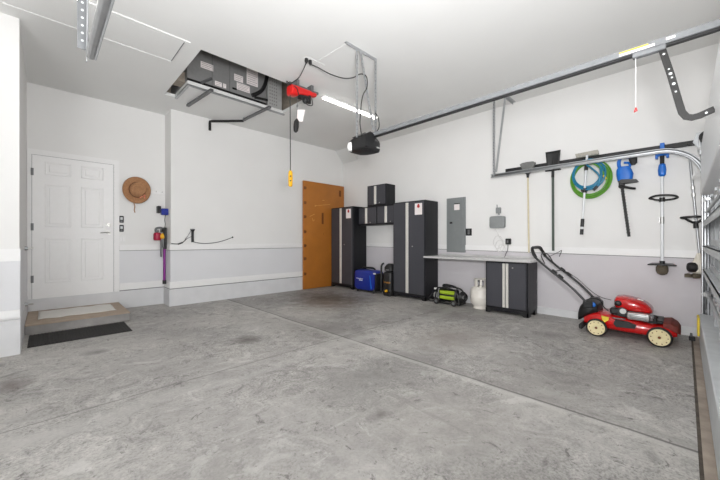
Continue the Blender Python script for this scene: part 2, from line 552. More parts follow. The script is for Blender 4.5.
# right wall: board dips towards the garage door
rz = lambda y: 0.962 - (5.23 - y) * 0.01185
f = lambda u, v, d: (d, u, v)
struct('trim_5', MB().prism([(YF, rz(YF)), (YA, rz(YA)), (YA, rz(YA) + 0.085), (YF, rz(YF) + 0.085)], f, XB - 0.018, XB), M['trim'])
struct('trim_6', MB().prism([(YF, 0.1), (YA, 0.1), (YA, rz(YA) - 0.008), (YF, rz(YF) - 0.008)], f, XB - 0.006, XB), M['grey_paint_shaded'])
struct('trim_16', MB().prism([(YF, rz(YF) - 0.008), (YA, rz(YA) - 0.008), (YA, rz(YA)), (YF, rz(YF))], f, XB - 0.014, XB), M['gap'])  # shadow under the sloping board, done as a grey strip
struct('baseboard_right', MB().box(XB - 0.025, XB, YF, YA, 0, 0.10), M['stem'])
# left jamb wall facings
strip('trim_7', M['trim'], (XL, -0.172, 4.60, 4.62, 0.90, 1.02))
strip('trim_8', M['grey_paint'], (XL, -0.18, 4.612, 4.62, 0.42, 0.90), (-0.18, -0.174, 4.62, YD, 0.33, 1.0))
strip('trim_9', M['trim'], (XL, -0.174, 4.60, 4.62, 0.35, 0.42))
strip('baseboard_left', M['stem'], (XL, -0.170, 4.52, 4.62, 0, 0.33), (-0.18, -0.170, 4.62, YD - 0.03, 0, 0.33))

# ------------------------------------------------------------------ interior door
DX0, DX1, DZ0, DZ1 = -0.128, 0.778, 0.275, 2.30
cs = MB()
cs.box(DX0 - 0.045, DX0 - 0.004, YD - 0.02, YD, DZ0 - 0.03, DZ1 + 0.08)
cs.box(DX1 + 0.006, DX1 + 0.075, YD - 0.02, YD, DZ0 - 0.03, DZ1 + 0.08)
cs.box(DX0 - 0.004, DX1 + 0.006, YD - 0.02, YD, DZ1 + 0.006, DZ1 + 0.08)
struct('trim_10', cs, M['trim'])
struct('trim_11', MB().box(DX0 - 0.004, DX1 + 0.006, YD - 0.012, YD, DZ0 - 0.012, DZ1 + 0.006), M['galv_dark'])
d = MB()
d.box(DX0, DX1, YD - 0.026, YD - 0.008, DZ0, DZ1, 0.002)
wd = DX1 - DX0
for u0, u1 in ((0.14, 0.45), (0.57, 0.86)):
    for z0, z1 in ((0.22, 0.86), (1.02, 1.63), (1.76, 1.95)):
        x0, x1, a0, a1 = DX0 + wd * u0, DX0 + wd * u1, DZ0 + z0, DZ0 + z1
        # moulded frame around each raised panel
        for q in ((x0, x1, a0, a0 + 0.02), (x0, x1, a1 - 0.02, a1), (x0, x0 + 0.02, a0, a1), (x1 - 0.02, x1, a0, a1)):
            d.box(q[0], q[1], YD - 0.031, YD - 0.02, q[2], q[3], 0.004)
        d.box(x0 + 0.045, x1 - 0.045, YD - 0.031, YD - 0.02, a0 + 0.045, a1 - 0.045, 0.005)
door = struct('door_1', d, M['door'])
h = MB()
h.cyl((0.715, YD - 0.026, 1.222), (0.715, YD - 0.04, 1.222), 0.03)
h.cyl((0.715, YD - 0.04, 1.222), (0.715, YD - 0.075, 1.222), 0.011)
h.tube([(0.722, YD - 0.07, 1.222), (0.68, YD - 0.075, 1.225), (0.61, YD - 0.07, 1.218)], [0.011, 0.01, 0.008])
obj('door_handle', h, M['chrome'], door)
h = MB()
h.cyl((0.715, YD - 0.026, 1.345), (0.715, YD - 0.045, 1.345), 0.03)
h.box(0.708, 0.722, YD - 0.062, YD - 0.045, 1.33, 1.36, 0.003)
obj('deadbolt', h, M['chrome'], door)
for z in (0.56, 1.29, 2.06):
    h = MB()
    h.cyl((DX0 - 0.004, YD - 0.032, z - 0.05), (DX0 - 0.004, YD - 0.032, z + 0.05), 0.009, n=10)
    h.box(DX0 - 0.004, DX0 + 0.016, YD - 0.03, YD - 0.026, z - 0.05, z + 0.05)
    obj('hinge', h, M['galv_dark'], door)

# attic access panel with its thin mouldings
ax0, ax1, ay0, ay1 = -0.25, 1.10, 3.86, 4.41
t = thing('attic_hatch_cover', 'white rectangular attic hatch cover in the ceiling, edged with thin white moulding', 'hatch', (0.4, 4.1, CZ))
obj('panel', MB().box(ax0, ax1, ay0 + 0.02, ay1 - 0.02, CZ - 0.010, CZ), M['ceil'], t)
obj('moulding', MB().box(ax0 - 0.0, ax1 + 0.05, ay0 - 0.025, ay0 + 0.012, CZ - 0.014, CZ, 0.004), M['ceil'], t)
obj('moulding', MB().box(ax0 - 0.03, ax1 + 0.0, ay1 - 0.012, ay1 + 0.035, CZ - 0.014, CZ, 0.004), M['ceil'], t)
obj('gap', MB().box(ax1 - 0.008, ax1, ay0 + 0.02, ay1 - 0.02, CZ - 0.0115, CZ), M['galv_dark'], t)

# ================================================================== GARAGE DOOR (closed, on the right)
GX0, GX1 = 0.14, 4.95
YS = -0.215                     # inner skin of the sections
t = thing('sectional_garage_door', 'closed white sectional garage door with grey steel struts, seen edge-on at right', 'garage door', (2.55, YS, 0))
edges = [0.03, 0.53, 1.03, 1.53, 2.085]
for k in range(4):
    m_ = MB()
    m_.box(GX0, GX1, YS - 0.04, YS, edges[k], edges[k + 1] - 0.006, 0.003)
    m_.box(GX0, GX1, YS, YS + 0.012, edges[k], edges[k] + 0.05)
    m_.box(GX0, GX1, YS, YS + 0.012, edges[k + 1] - 0.056, edges[k + 1] - 0.006)
    sec = obj('door_section', m_, M['door_white'], t)
    for j in range(9):
        x = GX0 + 0.04 + (GX1 - GX0 - 0.08) * j / 8
        wd_ = 0.045 if j in (0, 8) else 0.035
        obj('stile', MB().box(x - wd_, x + wd_, YS + 0.0005, YS + 0.03, edges[k] + 0.02, edges[k + 1] - 0.02, 0.003), M['door_steel'], sec)
# top section: deep white face
obj('top_rail', MB().box(GX0, GX1, YS - 0.02, -0.118, 1.58, 2.085, 0.006), M['door_white'], t)
for z in (0.80, 1.045, 1.29):
    b = MB()
    b.box(GX0, GX1, YS + 0.028, -0.13, z - 0.004, z + 0.004)
    b.box(GX0, GX1, -0.136, -0.13, z - 0.05, z + 0.004)
    b.box(GX0, GX1, YS + 0.028, YS + 0.034, z - 0.004, z + 0.06)
    obj('strut', b, M['door_steel'], t)
for z in (0.57, 1.40):
    obj('cross_rod', MB().cyl((GX0, YS + 0.055, z), (GX1, YS + 0.055, z), 0.012, n=10), M['galv'], t)
b = MB()
b.box(GX0, GX1, YS - 0.04, -0.105, 0.03, 0.325, 0.006)
bb = obj('bottom_rail', b, M['door_steel'], t)
obj('bottom_seal', MB().box(GX0, GX1, YS - 0.03, -0.115, 0.0, 0.032, 0.006), M['rubber'], bb)
obj('warning_label', MB().box(4.72, 4.93, -0.1055, -0.088, 0.13, 0.315, 0.003), M['decal_yellow'], bb, label='yellow warning label')
for z in (0.53, 1.03, 1.53):
    b = MB()
    b.box(GX1 - 0.09, GX1 - 0.01, YS + 0.03, YS + 0.036, z - 0.045, z + 0.045, 0.002)
    b.cyl((GX1 - 0.09, YS + 0.05, z), (GX1 - 0.0, YS + 0.05, z), 0.016, n=10)
    hg = obj('end_hinge', b, M['galv'], t)
    b = MB()
    b.cyl((GX1 - 0.05, YS + 0.075, z), (GX1 + 0.045, YS + 0.075, z), 0.005, n=8)
    b.cyl((GX1 + 0.02, YS + 0.075, z), (GX1 + 0.04, YS + 0.075, z), 0.022, n=14)
    obj('roller', b, M['white_plastic'], hg)
b = MB()
b.box(4.86, 4.95, -0.118, -0.108, 2.0, 2.05)
b.cyl((4.9, -0.105, 2.035), (4.9, -0.105, 2.06), 0.012, n=8)
obj('top_bracket', b, M['galv'], t)

# tracks: vertical leg, bend and overhead run
def c_track(x, pts, name, label, hang_y, side, end_y, group, hz=2.10, hw=0.035):
    t = thing(name, label, 'door track', (x, 1.0, 0), group)
    P = [Vector(p) for p in pts]
    b = MB()
    prof = [(-0.026, 0.02), (0.026, 0.02), (0.026, -0.02), (-0.026, -0.02)]
    rings = []
    for i, p in enumerate(P):
        tg = (P[min(i + 1, len(P) - 1)] - P[max(i - 1, 0)]).normalized()
        nrm = Vector((1, 0, 0)).cross(tg).normalized()
        rings.append([p + Vector((u, 0, 0)) + nrm * v for u, v in [(-0.022 * side, 0.020), (-0.008 * side, 0.027), (0.006 * side, 0.026), (0.016 * side, 0.018), (0.02 * side, 0.006), (0.02 * side, -0.006), (0.016 * side, -0.018), (0.006 * side, -0.026), (-0.008 * side, -0.027), (-0.022 * side, -0.020)]])
    R = [[b.bm.verts.new(q) for q in r] for r in rings]
    for p, q in zip(R, R[1:]):
        for k in range(9):
            b.bm.faces.new((p[k], p[k + 1], q[k + 1], q[k]))
    tr = obj('rail', b, M['galv'], t)
    mod = tr.modifiers.new('thick', 'SOLIDIFY'); mod.thickness = 0.003
    b = MB()
    for k in range(2):   # rolled lips
        b.tube([p for p in [r[0 if k == 0 else 9] for r in rings]], 0.006, 6)
    obj('rolled_lip', b, M['galv'], t)
    # rear hanger: perforated angle from the ceiling
    L = MB()
    L.box(x - 0.004, x, hang_y, hang_y + hw, hz, CZ)
    L.box(x - hw, x, hang_y - 0.003, hang_y, hz, CZ)
    L.mark()
    z = hz + 0.03
    while z < CZ - 0.05:
        L.cyl((x - 0.006, hang_y + hw * 0.55, z), (x + 0.001, hang_y + hw * 0.55, z), 0.007, n=8)
        L.cyl((x - hw * 0.55, hang_y - 0.004, z + 0.02), (x - hw * 0.55, hang_y + 0.001, z + 0.02), 0.007, n=8)
        z += 0.045
    L.done()
    obj('hanger', L, M['rail_grey'] if side < 0 else M['galv'], t, m2=M['screen'] if side < 0 else M['galv_dark'])
    L = MB()
    L.bar((x - 0.01, hang_y - 0.02, 2.16), (x + side * 0.0 - 0.01, hang_y - 0.16, CZ - 0.01), 0.03, 0.004, up=(1, 0, 0))
    L.box(x - 0.02 if side > 0 else x - 0.3, x + 0.32 if side > 0 else x + 0.02, hang_y - 0.19, hang_y - 0.15, CZ - 0.006, CZ)
    L.box(x - 0.02 if side > 0 else x - 0.3, x + 0.32 if side > 0 else x + 0.02, hang_y - 0.155, hang_y - 0.15, CZ - 0.04, CZ)
    obj('brace', L, M['galv'], t)
    return t

def track_pts(x, yend, z_end, z_run, dz):
    pts = [(x, -0.15, 0.0), (x, -0.15, 0.9), (x, -0.15, 1.72)]
    R = 0.36
    for k in range(1, 13):
        a = math.radians(90 * k / 12)
        pts.append((x, -0.15 + R * (1 - math.cos(a)), 1.76 + (z_run - 1.76) * math.sin(a)))
    pts.append((x, (yend + 0.2) / 2, (z_run + z_end) / 2))
    pts.append((x, yend, z_end))
    return pts
tk = c_track(4.985, track_pts(4.985, 2.13, 2.105, 2.115, 0), 'door_track', 'galvanised door track curving up beside the tool wall', 2.07, 1, 2.13, None)
b = MB()
for z in (0.35, 1.0, 1.6):
    b.box(4.99, 5.05, YF + 0.001, -0.15, z - 0.02, z + 0.02)
b.box(5.003, 5.009, YF + 0.001, -0.165, 0.0, 1.9)
obj('jamb_bracket', b, M['galv_dark'], tk)
c_track(0.185, track_pts(0.185, 2.38, 2.165, 2.11, 0), 'door_track', 'galvanised door track ending overhead at upper left corner of the photo', 2.5, -1, 2.40, None, 2.235, 0.05)
# horn bracket, cable drum and torsion shaft above the door corner
t = thing('torsion_shaft', 'dark cable drum and steel torsion shaft above the closed garage door', 'torsion shaft', (5.0, -0.19, 2.22))
obj('shaft', MB().cyl((0.1, -0.19, 2.215), (5.2, -0.19, 2.215), 0.0125, n=10), M['galv'], t)
b = MB()
b.lathe([(0.02, 0), (0.062, 0.0), (0.062, 0.008), (0.045, 0.012), (0.048, 0.05), (0.06, 0.055), (0.06, 0.065), (0.025, 0.068), (0.025, 0.09)], (5.03, -0.165, 2.215), (1, 0, 0))
obj('cable_drum', b, M['dark_metal'], t)
b = MB()
b.prism([(-0.26, 2.12), (-0.10, 2.12), (-0.06, 2.19), (-0.09, 2.29), (-0.26, 2.29)], lambda u, v, d: (d, u, v), 5.13, 5.136)
b.box(5.13, 5.2, -0.268, -0.262, 2.10, 2.31)
obj('bearing_plate', b, M['galv'], t)
b = MB()
b.tube([(5.0 + 0.0 + 0.03 * math.cos(a * 0.7), -0.10 + 0.045 * math.cos(a * 0.7 + 0.9), 1.80 + 0.05 * math.sin(a * 0.7) + 0.002 * a) for a in range(22)], 0.004, 6)
b.tube([(5.045, -0.11, 2.2), (5.03, -0.11, 1.83)], 0.003, 6)
obj('lift_cable', b, M['white_plastic'], t)

# ------------------------------------------------------------------ opener, rail, arm
t = thing('garage_door_opener', 'black ceiling-hung garage door opener motor with long rail to the door', 'door opener', (2.68, 2.6, 2.2))
b = MB()
rings = []
for y, hx, hz, dz in ((2.80, 0.06, 0.035, 0.0), (2.785, 0.125, 0.072, 0.0), (2.70, 0.15, 0.082, 0.0), (2.60, 0.155, 0.086, 0.0), (2.53, 0.14, 0.078, -0.01), (2.50, 0.11, 0.055, -0.02), (2.49, 0.06, 0.035, -0.02)):
    rings.append(se_ring((2.68, y, 2.215 + dz), hx, hz, 5.0, 24))
b.loft(rings)
mot = obj('motor_housing', b, M['black_plastic'], t)
b = MB()
b.prism([(2.53, 2.29), (2.60, 2.335), (2.74, 2.335), (2.83, 2.29)], lambda u, v, d: (u, d, v), 2.56, 2.70)
obj('top_plate', b, M['black_metal'], t)
b = MB()
b.loft([se_ring((x, 2.745, 2.20), hy, hz, 3, axis='x') for x, hy, hz in ((2.57, 0.04, 0.055), (2.535, 0.035, 0.05), (2.522, 0.025, 0.035))])
obj('light_lens', b, M['white_plastic'], t, label='white light lens')
b = MB()
b.prism([(2.535, 2.15), (2.53, 2.285), (2.60, 2.325), (2.72, 2.30), (2.66, 2.22), (2.60, 2.14)], lambda u, v, d: (u, d, v), 2.475, 2.56)
obj('front_cowl', b, M['black_metal'], t)
obj('badge', MB().box(2.72, 2.77, 2.482, 2.492, 2.165, 2.18), M['silver'], t)
b = MB()
b.box(2.66, 2.70, -0.26, 2.62, 2.292, 2.333, 0.002)
rl = obj('rail', b, M['rail_grey'], t)
obj('chain', MB().box(2.668, 2.692, -0.15, 2.52, 2.274, 2.293, 0.002), M['black_metal'], rl)
obj('warning_sticker', MB().box(2.6585, 2.662, 0.13, 0.30, 2.298, 2.312).mark().box(2.6585, 2.662, 0.16, 0.30, 2.312, 2.322).done(), M['paper'], rl, label='white sticker with a yellow edge', m2=M['decal_yellow'])
obj('rail_sticker', MB().box(2.6585, 2.662, 0.04, 0.08, 2.308, 2.322), M['paper'], rl)
b = MB()
b.box(2.64, 2.72, YF + 0.001, -0.20, 2.24, 2.38, 0.003)
obj('header_bracket', b, M['galv_dark'], t)
# trolley, curved arm
tro = obj('trolley', MB().box(2.66, 2.70, 0.08, 0.235, 2.262, 2.292, 0.004), M['rail_grey'], t)
arm = MB()
# drilled curved arm in the plane x = 2.68: from the trolley down and out to the top of the door
path = [(0.105, 2.30), (0.06, 2.10), (0.022, 1.905), (0.012, 1.86), (-0.005, 1.83), (-0.03, 1.818), (-0.06, 1.822), (-0.117, 1.843)]
P2 = [Vector((2.68, y, z)) for y, z in path]
rings = []
for i, p in enumerate(P2):
    tg = (P2[min(i + 1, len(P2) - 1)] - P2[max(i - 1, 0)]).normalized()
    nm = Vector((1, 0, 0)).cross(tg).normalized()
    rings.append([p + Vector((u, 0, 0)) + nm * v for u, v in ((-0.006, 0.017), (0.006, 0.017), (0.006, -0.017), (-0.006, -0.017))])
arm.loft(rings).mark()
for y, z, r in ((0.098, 2.268, 0.006), (0.09, 2.235, 0.006), (0.068, 2.135, 0.005), (0.061, 2.105, 0.008), (0.055, 2.08, 0.005), (0.047, 2.04, 0.008), (0.038, 1.99, 0.005), (-0.085, 1.829, 0.006)):
    arm.cyl((2.6735, y, z), (2.6865, y, z), r, n=10)
arm.done()
obj('curved_arm', arm, M['dark_metal'], t, m2=M['screen'])
b = MB()
b.tube([(2.68, 0.22, 2.265), (2.68, 0.22, 1.95)], 0.0022, 6)
cd = obj('release_cord', b, M['white_cord'], t)
b = MB()
b.tube([(2.68, 0.22, 1.95), (2.672, 0.215, 1.935), (2.674, 0.213, 1.925), (2.68, 0.22, 1.928), (2.687, 0.227, 1.925), (2.688, 0.225, 1.935), (2.68, 0.22, 1.95)], 0.003, 6)
obj('release_handle', b, M['red_print'], cd, label='small red release pull')
# hanger frame for the opener
t2 = thing('opener_hanger', 'perforated steel angle frame hanging the black opener from the ceiling', 'hanger', (2.6, 2.635, CZ))
b = MB()
b.box(2.365, 2.845, 2.615, 2.65, CZ - 0.004, CZ)
b.box(2.365, 2.845, 2.613, 2.617, CZ - 0.035, CZ)
obj('ceiling_angle', b, M['galv'], t2)
def perforated(x, y, z0, z1, w, x2=None):
    b = MB()
    b.bar((x, y, z1), (x if x2 is None else x2, y, z0), 0.004, w, up=(1, 0, 0))
    b.mark()
    n = int((z1 - z0) / 0.045)
    for k in range(1, n):
        z = z1 + (z0 - z1) * k / n
        xx = x + ((x2 if x2 is not None else x) - x) * k / n
        b.cyl((xx, y - 0.0025, z), (xx, y + 0.0025, z), 0.006, n=8)
    b.done()
    obj('strap', b, M['galv'], t2, m2=M['galv_dark'])
perforated(2.525, 2.612, 2.27, CZ - 0.004, 0.032)
perforated(2.835, 2.612, 2.29, CZ - 0.004, 0.036)
perforated(2.575, 2.608, 2.42, CZ - 0.02, 0.034, 2.79)
obj('rear_strap', MB().bar((2.40, 2.64, CZ - 0.002), (2.38, 3.25, CZ - 0.002), 0.02, 0.003), M['ceil'], t2)

# ------------------------------------------------------------------ ceiling LED strip lights
def led_strip(x0, x1, y, label):
    t = thing('led_shop_light', label, 'ceiling light', ((x0 + x1) / 2, y, CZ), 'LED strip lights on the ceiling')
    obj('housing', MB().box(x0, x1, y - 0.05, y + 0.05, CZ - 0.025, CZ, 0.004), M['white_plastic'], t)
    b = MB()
    b.loft([se_ring((x, y, CZ - 0.032), 0.036 * k, 0.014 * k, 2.5, 16, axis='x') for x, k in ((x0 + 0.008, 0.7), (x0 + 0.02, 1), (x1 - 0.02, 1), (x1 - 0.008, 0.7))])
    obj('diffuser', b, M['led'], t)
    return t
led_strip(3.0, 4.19, 3.845, 'lit white LED strip light on ceiling behind the opener hanger')
led_strip(-0.92, 0.27, 3.79, 'lit white LED strip light glowing at upper left edge beside the attic hatch')

# outlet on the ceiling with plugs and cords
t = thing('ceiling_outlet', 'white ceiling outlet plate with two black plugs in it', 'outlet', (2.28, 3.2, CZ))
obj('cover_plate', MB().box(2.22, 2.5, 3.16, 3.24, CZ - 0.006, CZ, 0.002), M['white_plastic'], t)
for x in (2.245, 2.30):
    obj('plug', MB().loft([se_ring((x, 3.2, CZ - 0.006 - d_), s_, s_, 3, 12, axis='z') for d_, s_ in ((0, 0.018), (0.03, 0.02), (0.055, 0.009))]), M['cord'], t)
obj('hoist_extension_cord', MB().tube(smooth_path([(2.245, 3.2, CZ - 0.05), (2.22, 3.22, 3.17), (2.20, 3.3, 3.08), (2.16, 3.42, 3.04), (2.20, 3.55, 3.10), (2.26, 3.66, 3.19), (2.36, 3.72, 3.19)]), 0.006, 6), M['cord'],
    label='black cord looping from ceiling outlet to the red hoist', cat='cord')
obj('opener_extension_cord', MB().tube(smooth_path([(2.30, 3.2, CZ - 0.05), (2.36, 3.14, 3.21), (2.46, 3.02, 3.12), (2.55, 2.88, 3.05), (2.60, 2.76, 3.03), (2.63, 2.665, 3.05), (2.655, 2.59, 3.0), (2.66, 2.585, 2.88), (2.60, 2.585, 2.78), (2.57, 2.585, 2.68), (2.565, 2.59, 2.60), (2.56, 2.6, 2.45), (2.60, 2.62, 2.335)]), 0.006, 6), M['cord'],
    label='black cord sagging from ceiling outlet to the door opener', cat='cord')
obj('sensor_wire', MB().tube(smooth_path([(2.80, 2.585, 2.62), (2.85, 2.585, 2.58), (2.87, 2.585, 2.50), (2.86, 2.585, 2.45), (2.83, 2.6, 2.40), (2.76, 2.62, 2.334)]), 0.006, 6), M['cord'],
    label='short black wire curling down beside the right hanger strap', cat='wire')

# ------------------------------------------------------------------ air handler in the ceiling opening
t = thing('air_handler', 'grey sheet metal air handler with white labels inside ceiling opening', 'air handler', (2.0, 5.2, CZ + 0.05))
FY = 4.90
b = MB()
b.box(1.42, 2.63, FY, SY1 + 0.2, CZ + 0.065, 4.35, 0.004)
cb = obj('cabinet', b, M['duct'], t)
b = MB()
b.box(1.42, 2.63, FY - 0.012, FY, CZ + 0.052, CZ + 0.085)
obj('base_gasket', b, M['black_plastic'], t)
b = MB()
for x in (1.76, 2.02):
    b.box(x - 0.003, x + 0.003, FY - 0.003, FY, CZ + 0.09, 4.3)
obj('seam', b, M['galv_dark'], cb)
def label_plate(x0, x1, z0, z1, rows):
    b = MB().box(x0, x1, FY - 0.003, FY, z0, z1).mark()
    for k in range(rows):
        z = z1 - (k + 0.7) * (z1 - z0) / (rows + 0.4)
        b.box(x0 + 0.012, x1 - 0.012 - (k % 3) * 0.015, FY - 0.004, FY - 0.003, z - 0.0025, z + 0.0025)
    b.done()
    obj('label', b, M['paper'], cb, label='white printed label', m2=M['grey_print'])
label_plate(1.60, 1.775, 3.60, 3.69, 3)
label_plate(1.80, 1.90, 3.41, 3.475, 2)
label_plate(1.92, 1.965, 3.41, 3.475, 2)
label_plate(2.09, 2.23, 3.585, 3.685, 3)
label_plate(2.13, 2.34, 3.46, 3.565, 4)
label_plate(2.29, 2.48, 3.60, 3.88, 8)
obj('vent_plug', MB().box(2.06, 2.13, FY - 0.01, FY, 3.435, 3.465, 0.006), M['black_plastic'], cb)
b = MB()
b.box(2.66, 2.925, FY, 5.3, CZ + 0.055, 4.3, 0.003)
b.mark()
for i in range(4):
    for k in range(14):
        b.box(2.69 + i * 0.04, 2.71 + i * 0.04, FY - 0.002, FY, CZ + 0.1 + k * 0.055, CZ + 0.125 + k * 0.055)
b.done()
obj('plenum', b, M['duct_light'], t, m2=M['grey_print'])
b = MB()
b.tube(smooth_path([(2.36, 4.86, 3.42), (2.44, 4.84, 3.47), (2.52, 4.83, 3.55), (2.58, 4.83, 3.68), (2.62, 4.84, 3.85)]), 0.03, 10)
b.tube([(2.40, 4.84, 3.395), (2.62, 4.84, 3.42)], 0.02, 8)
obj('insulated_pipe', b, M['black_plastic'], t)
# trim on the opening's far panel
b = MB()
b.box(SX1, 2.97, HY1 - 0.004, HY1 + 0.035, CZ - 0.02, CZ + 0.0)
b.box(SX1 - 0.004, SX1 + 0.03, HY1 + 0.035, SY1, CZ - 0.02, CZ)
struct('trim_12', b, M['galv'])
b = MB()
b.box(HX0 - 0.08, SX1, 5.0, 5.2, CZ + 0.055, CZ + 0.2)
struct('trim_13', b, M['attic'])
# two grey support bars under the panel and a black drain pipe
for x0, y0, x1, y1, lab in ((1.625, 5.57, 1.70, 4.74, 'grey slotted steel bar under hatch panel, left of the two'), (2.53, 5.53, 2.585, 4.69, 'grey slotted steel bar under hatch panel, nearer the red hoist')):
    t = thing('support_bar', lab, 'support bar', (x0, y0, CZ), 'support bars under the hatch')
    obj('channel', MB().bar((x0, y0, CZ - 0.045), (x1, y1, CZ - 0.045), 0.04, 0.03, bev=0.002), M['galv_dark'], t)
    obj('bolt', MB().cyl((x0, y0, CZ - 0.06), (x0, y0, CZ), 0.012, n=8), M['galv'], t)
    obj('bolt', MB().cyl((x1, y1 + 0.2, CZ - 0.06), (x1, y1 + 0.2, CZ), 0.012, n=8), M['galv'], t)
t = thing('slide_bar', 'short dark steel bar inside the ceiling opening, against the air handler', 'support bar', (1.67, 4.84, CZ + 0.1), 'support bars under the hatch')
obj('bar', MB().bar((1.60, 4.875, 3.365), (1.74, 4.875, 3.475), 0.045, 0.03, bev=0.002), M['galv_dark'], t)
obj('drain_pipe', MB().tube([(2.545, 5.58, CZ - 0.045), (2.34, 5.8, CZ - 0.045), (2.15, 5.99, CZ - 0.045), (2.115, 5.99, CZ - 0.06), (2.11, 5.985, CZ - 0.10), (2.11, 5.985, CZ - 0.22)], 0.022, 12), M['black_plastic'],
    label='black drain pipe under ceiling, bending down at its end', cat='pipe')

# ------------------------------------------------------------------ electric hoist
t = thing('electric_hoist', 'red electric cable hoist mounted at right edge of the ceiling opening', 'hoist', (2.55, 3.75, CZ))
b = MB()
b.loft([se_ring((x, 3.75, z), hy, hz, 4, 20, axis='x') for x, z, hy, hz in ((2.35, 3.135, 0.06, 0.06), (2.36, 3.135, 0.07, 0.07), (2.44, 3.14, 0.07, 0.07), (2.52, 3.16, 0.065, 0.05), (2.66, 3.175, 0.055, 0.04), (2.78, 3.19, 0.04, 0.025))])
hb = obj('motor_body', b, M['hoist_red'], t)
b = MB()
b.box(2.34, 2.82, 3.72, 3.78, CZ - 0.085, CZ - 0.06)
b.box(2.44, 2.48, 3.70, 3.80, CZ - 0.10, CZ)
b.box(2.68, 2.72, 3.70, 3.80, CZ - 0.10, CZ)
obj('mounting_bar', b, M['galv_dark'], t)
b = MB()
b.cyl((2.48, 3.73, 3.08), (2.66, 3.73, 3.10), 0.035, n=14)
b.cyl((2.66, 3.73, 3.04), (2.66, 3.73, 3.17), 0.03, n=12)
b.ball((2.60, 3.73, 3.06), 0.045)
obj('cable_spool', b, M['black_plastic'], t)
b = MB()
b.tube(smooth_path([(2.50, 3.70, 3.08), (2.55, 3.69, 3.02), (2.62, 3.69, 2.99), (2.70, 3.70, 3.02), (2.70, 3.72, 3.12)]), 0.006, 6)
b.tube(smooth_path([(2.36, 3.70, 3.19), (2.42, 3.67, 3.15), (2.44, 3.66, 3.08), (2.50, 3.68, 3.06)]), 0.006, 6)
obj('control_wire', b, M['cord'], t)
b = MB()
b.tube([(2.46, 3.72, 3.09), (2.46, 3.72, 2.93)], 0.003, 6)
b.ring((2.46, 3.72, 2.94), (1, 0, 0), 0.016, 0.004, 14, 6)
obj('lift_hook', b, M['galv_dark'], t)
t = thing('pendant_control', 'yellow pendant switch hanging on a long cable from the red hoist', 'hoist control', (2.37, 3.75, 1.9))
b = MB()
b.tube([(2.37, 3.75, 2.04), (2.365, 3.75, 3.075)], 0.006, 8)
obj('cable', b, M['cord'], t)
b = MB()
b.loft([se_ring((2.37, 3.75, z), hx, hx * 0.8, 4, 16, axis='z') for z, hx in ((1.83, 0.015), (1.84, 0.024), (1.94, 0.028), (2.02, 0.026), (2.045, 0.016))])
pc = obj('handset', b, M['yellow'], t)
for z in (1.965, 1.905):
    obj('button', MB().cyl((2.36, 3.74, z), (2.35, 3.715, z), 0.01, n=10), M['black_plastic'], pc)
t = thing('weight_and_tag', 'grey cable weight with white paper tag dangling below the red hoist', 'hoist weight', (2.48, 3.74, 2.75))
obj('tag', MB().obox((2.52, 3.74, 2.83), (1, -0.9, 0), (0.9, 1, 0), (0.15, -0.1, 1), 0.10, 0.003, 0.17), M['paper'], t)
b = MB()
b.loft([se_ring((2.46 + (2.75 - z) * -0.1, 3.735, z), r, r, 2, 16, axis='z') for z, r in ((2.58, 0.015), (2.60, 0.03), (2.66, 0.038), (2.73, 0.034), (2.77, 0.012))])
obj('weight', b, M['dark_metal'], t)
obj('chain', MB().tube([(2.46, 3.735, 2.76), (2.462, 3.725, 2.93)], 0.004, 6), M['galv_dark'], t)

# ================================================================== BACK WALL THINGS
# step, runner, mat
t = thing('entry_step', 'low concrete step with tan top below the white door', 'step', (0.33, 5.9, 0))
obj('block', MB().box(-0.168, 0.835, 5.37, YD - 0.03, 0, 0.10, 0.006), M['step'], t)
obj('tread', MB().box(-0.168, 0.84, 5.36, YD - 0.03, 0.10, 0.114, 0.004), M['step_top'], t)
b = MB()
nx, ny = 24, 14
V = []
for j in range(ny + 1):
    row = []
    for i in range(nx + 1):
        x = -0.062 + 0.78 * i / nx
        y = 5.64 + 0.60 * j / ny + 0.012 * math.sin(i * 0.7) * (1 if j in (0, ny) else 0.4)
        z = 0.121 + 0.003 * math.sin(i * 0.9 + j * 0.6) + (0.004 if j == 0 else 0)
        row.append(b.bm.verts.new((x, y, z)))
    V.append(row)
for j in range(ny):
    for i in range(nx):
        b.bm.faces.new((V[j][i], V[j][i + 1], V[j + 1][i + 1], V[j + 1][i]))
o = obj('runner_rug', b, M['runner'], label='off-white runner rug lying on the step below the white door', cat='rug')
o.modifiers.new('thick', 'SOLIDIFY').thickness = 0.008
b = MB()
b.box(-0.13, 0.76, 4.72, 5.30, 0, 0.008, 0.003)
t = thing('door_mat', 'black ribbed rubber mat on the floor before the step', 'mat', (0.31, 5.0, 0))
obj('backing', b, M['rubber'], t)
b = MB()
for k in range(30):
    x = -0.115 + 0.86 * k / 29
    b.box(x - 0.007, x + 0.007, 4.735, 5.285, 0.007, 0.014, 0.003)
obj('rib', b, M['rubber'], t)['kind'] = 'stuff'

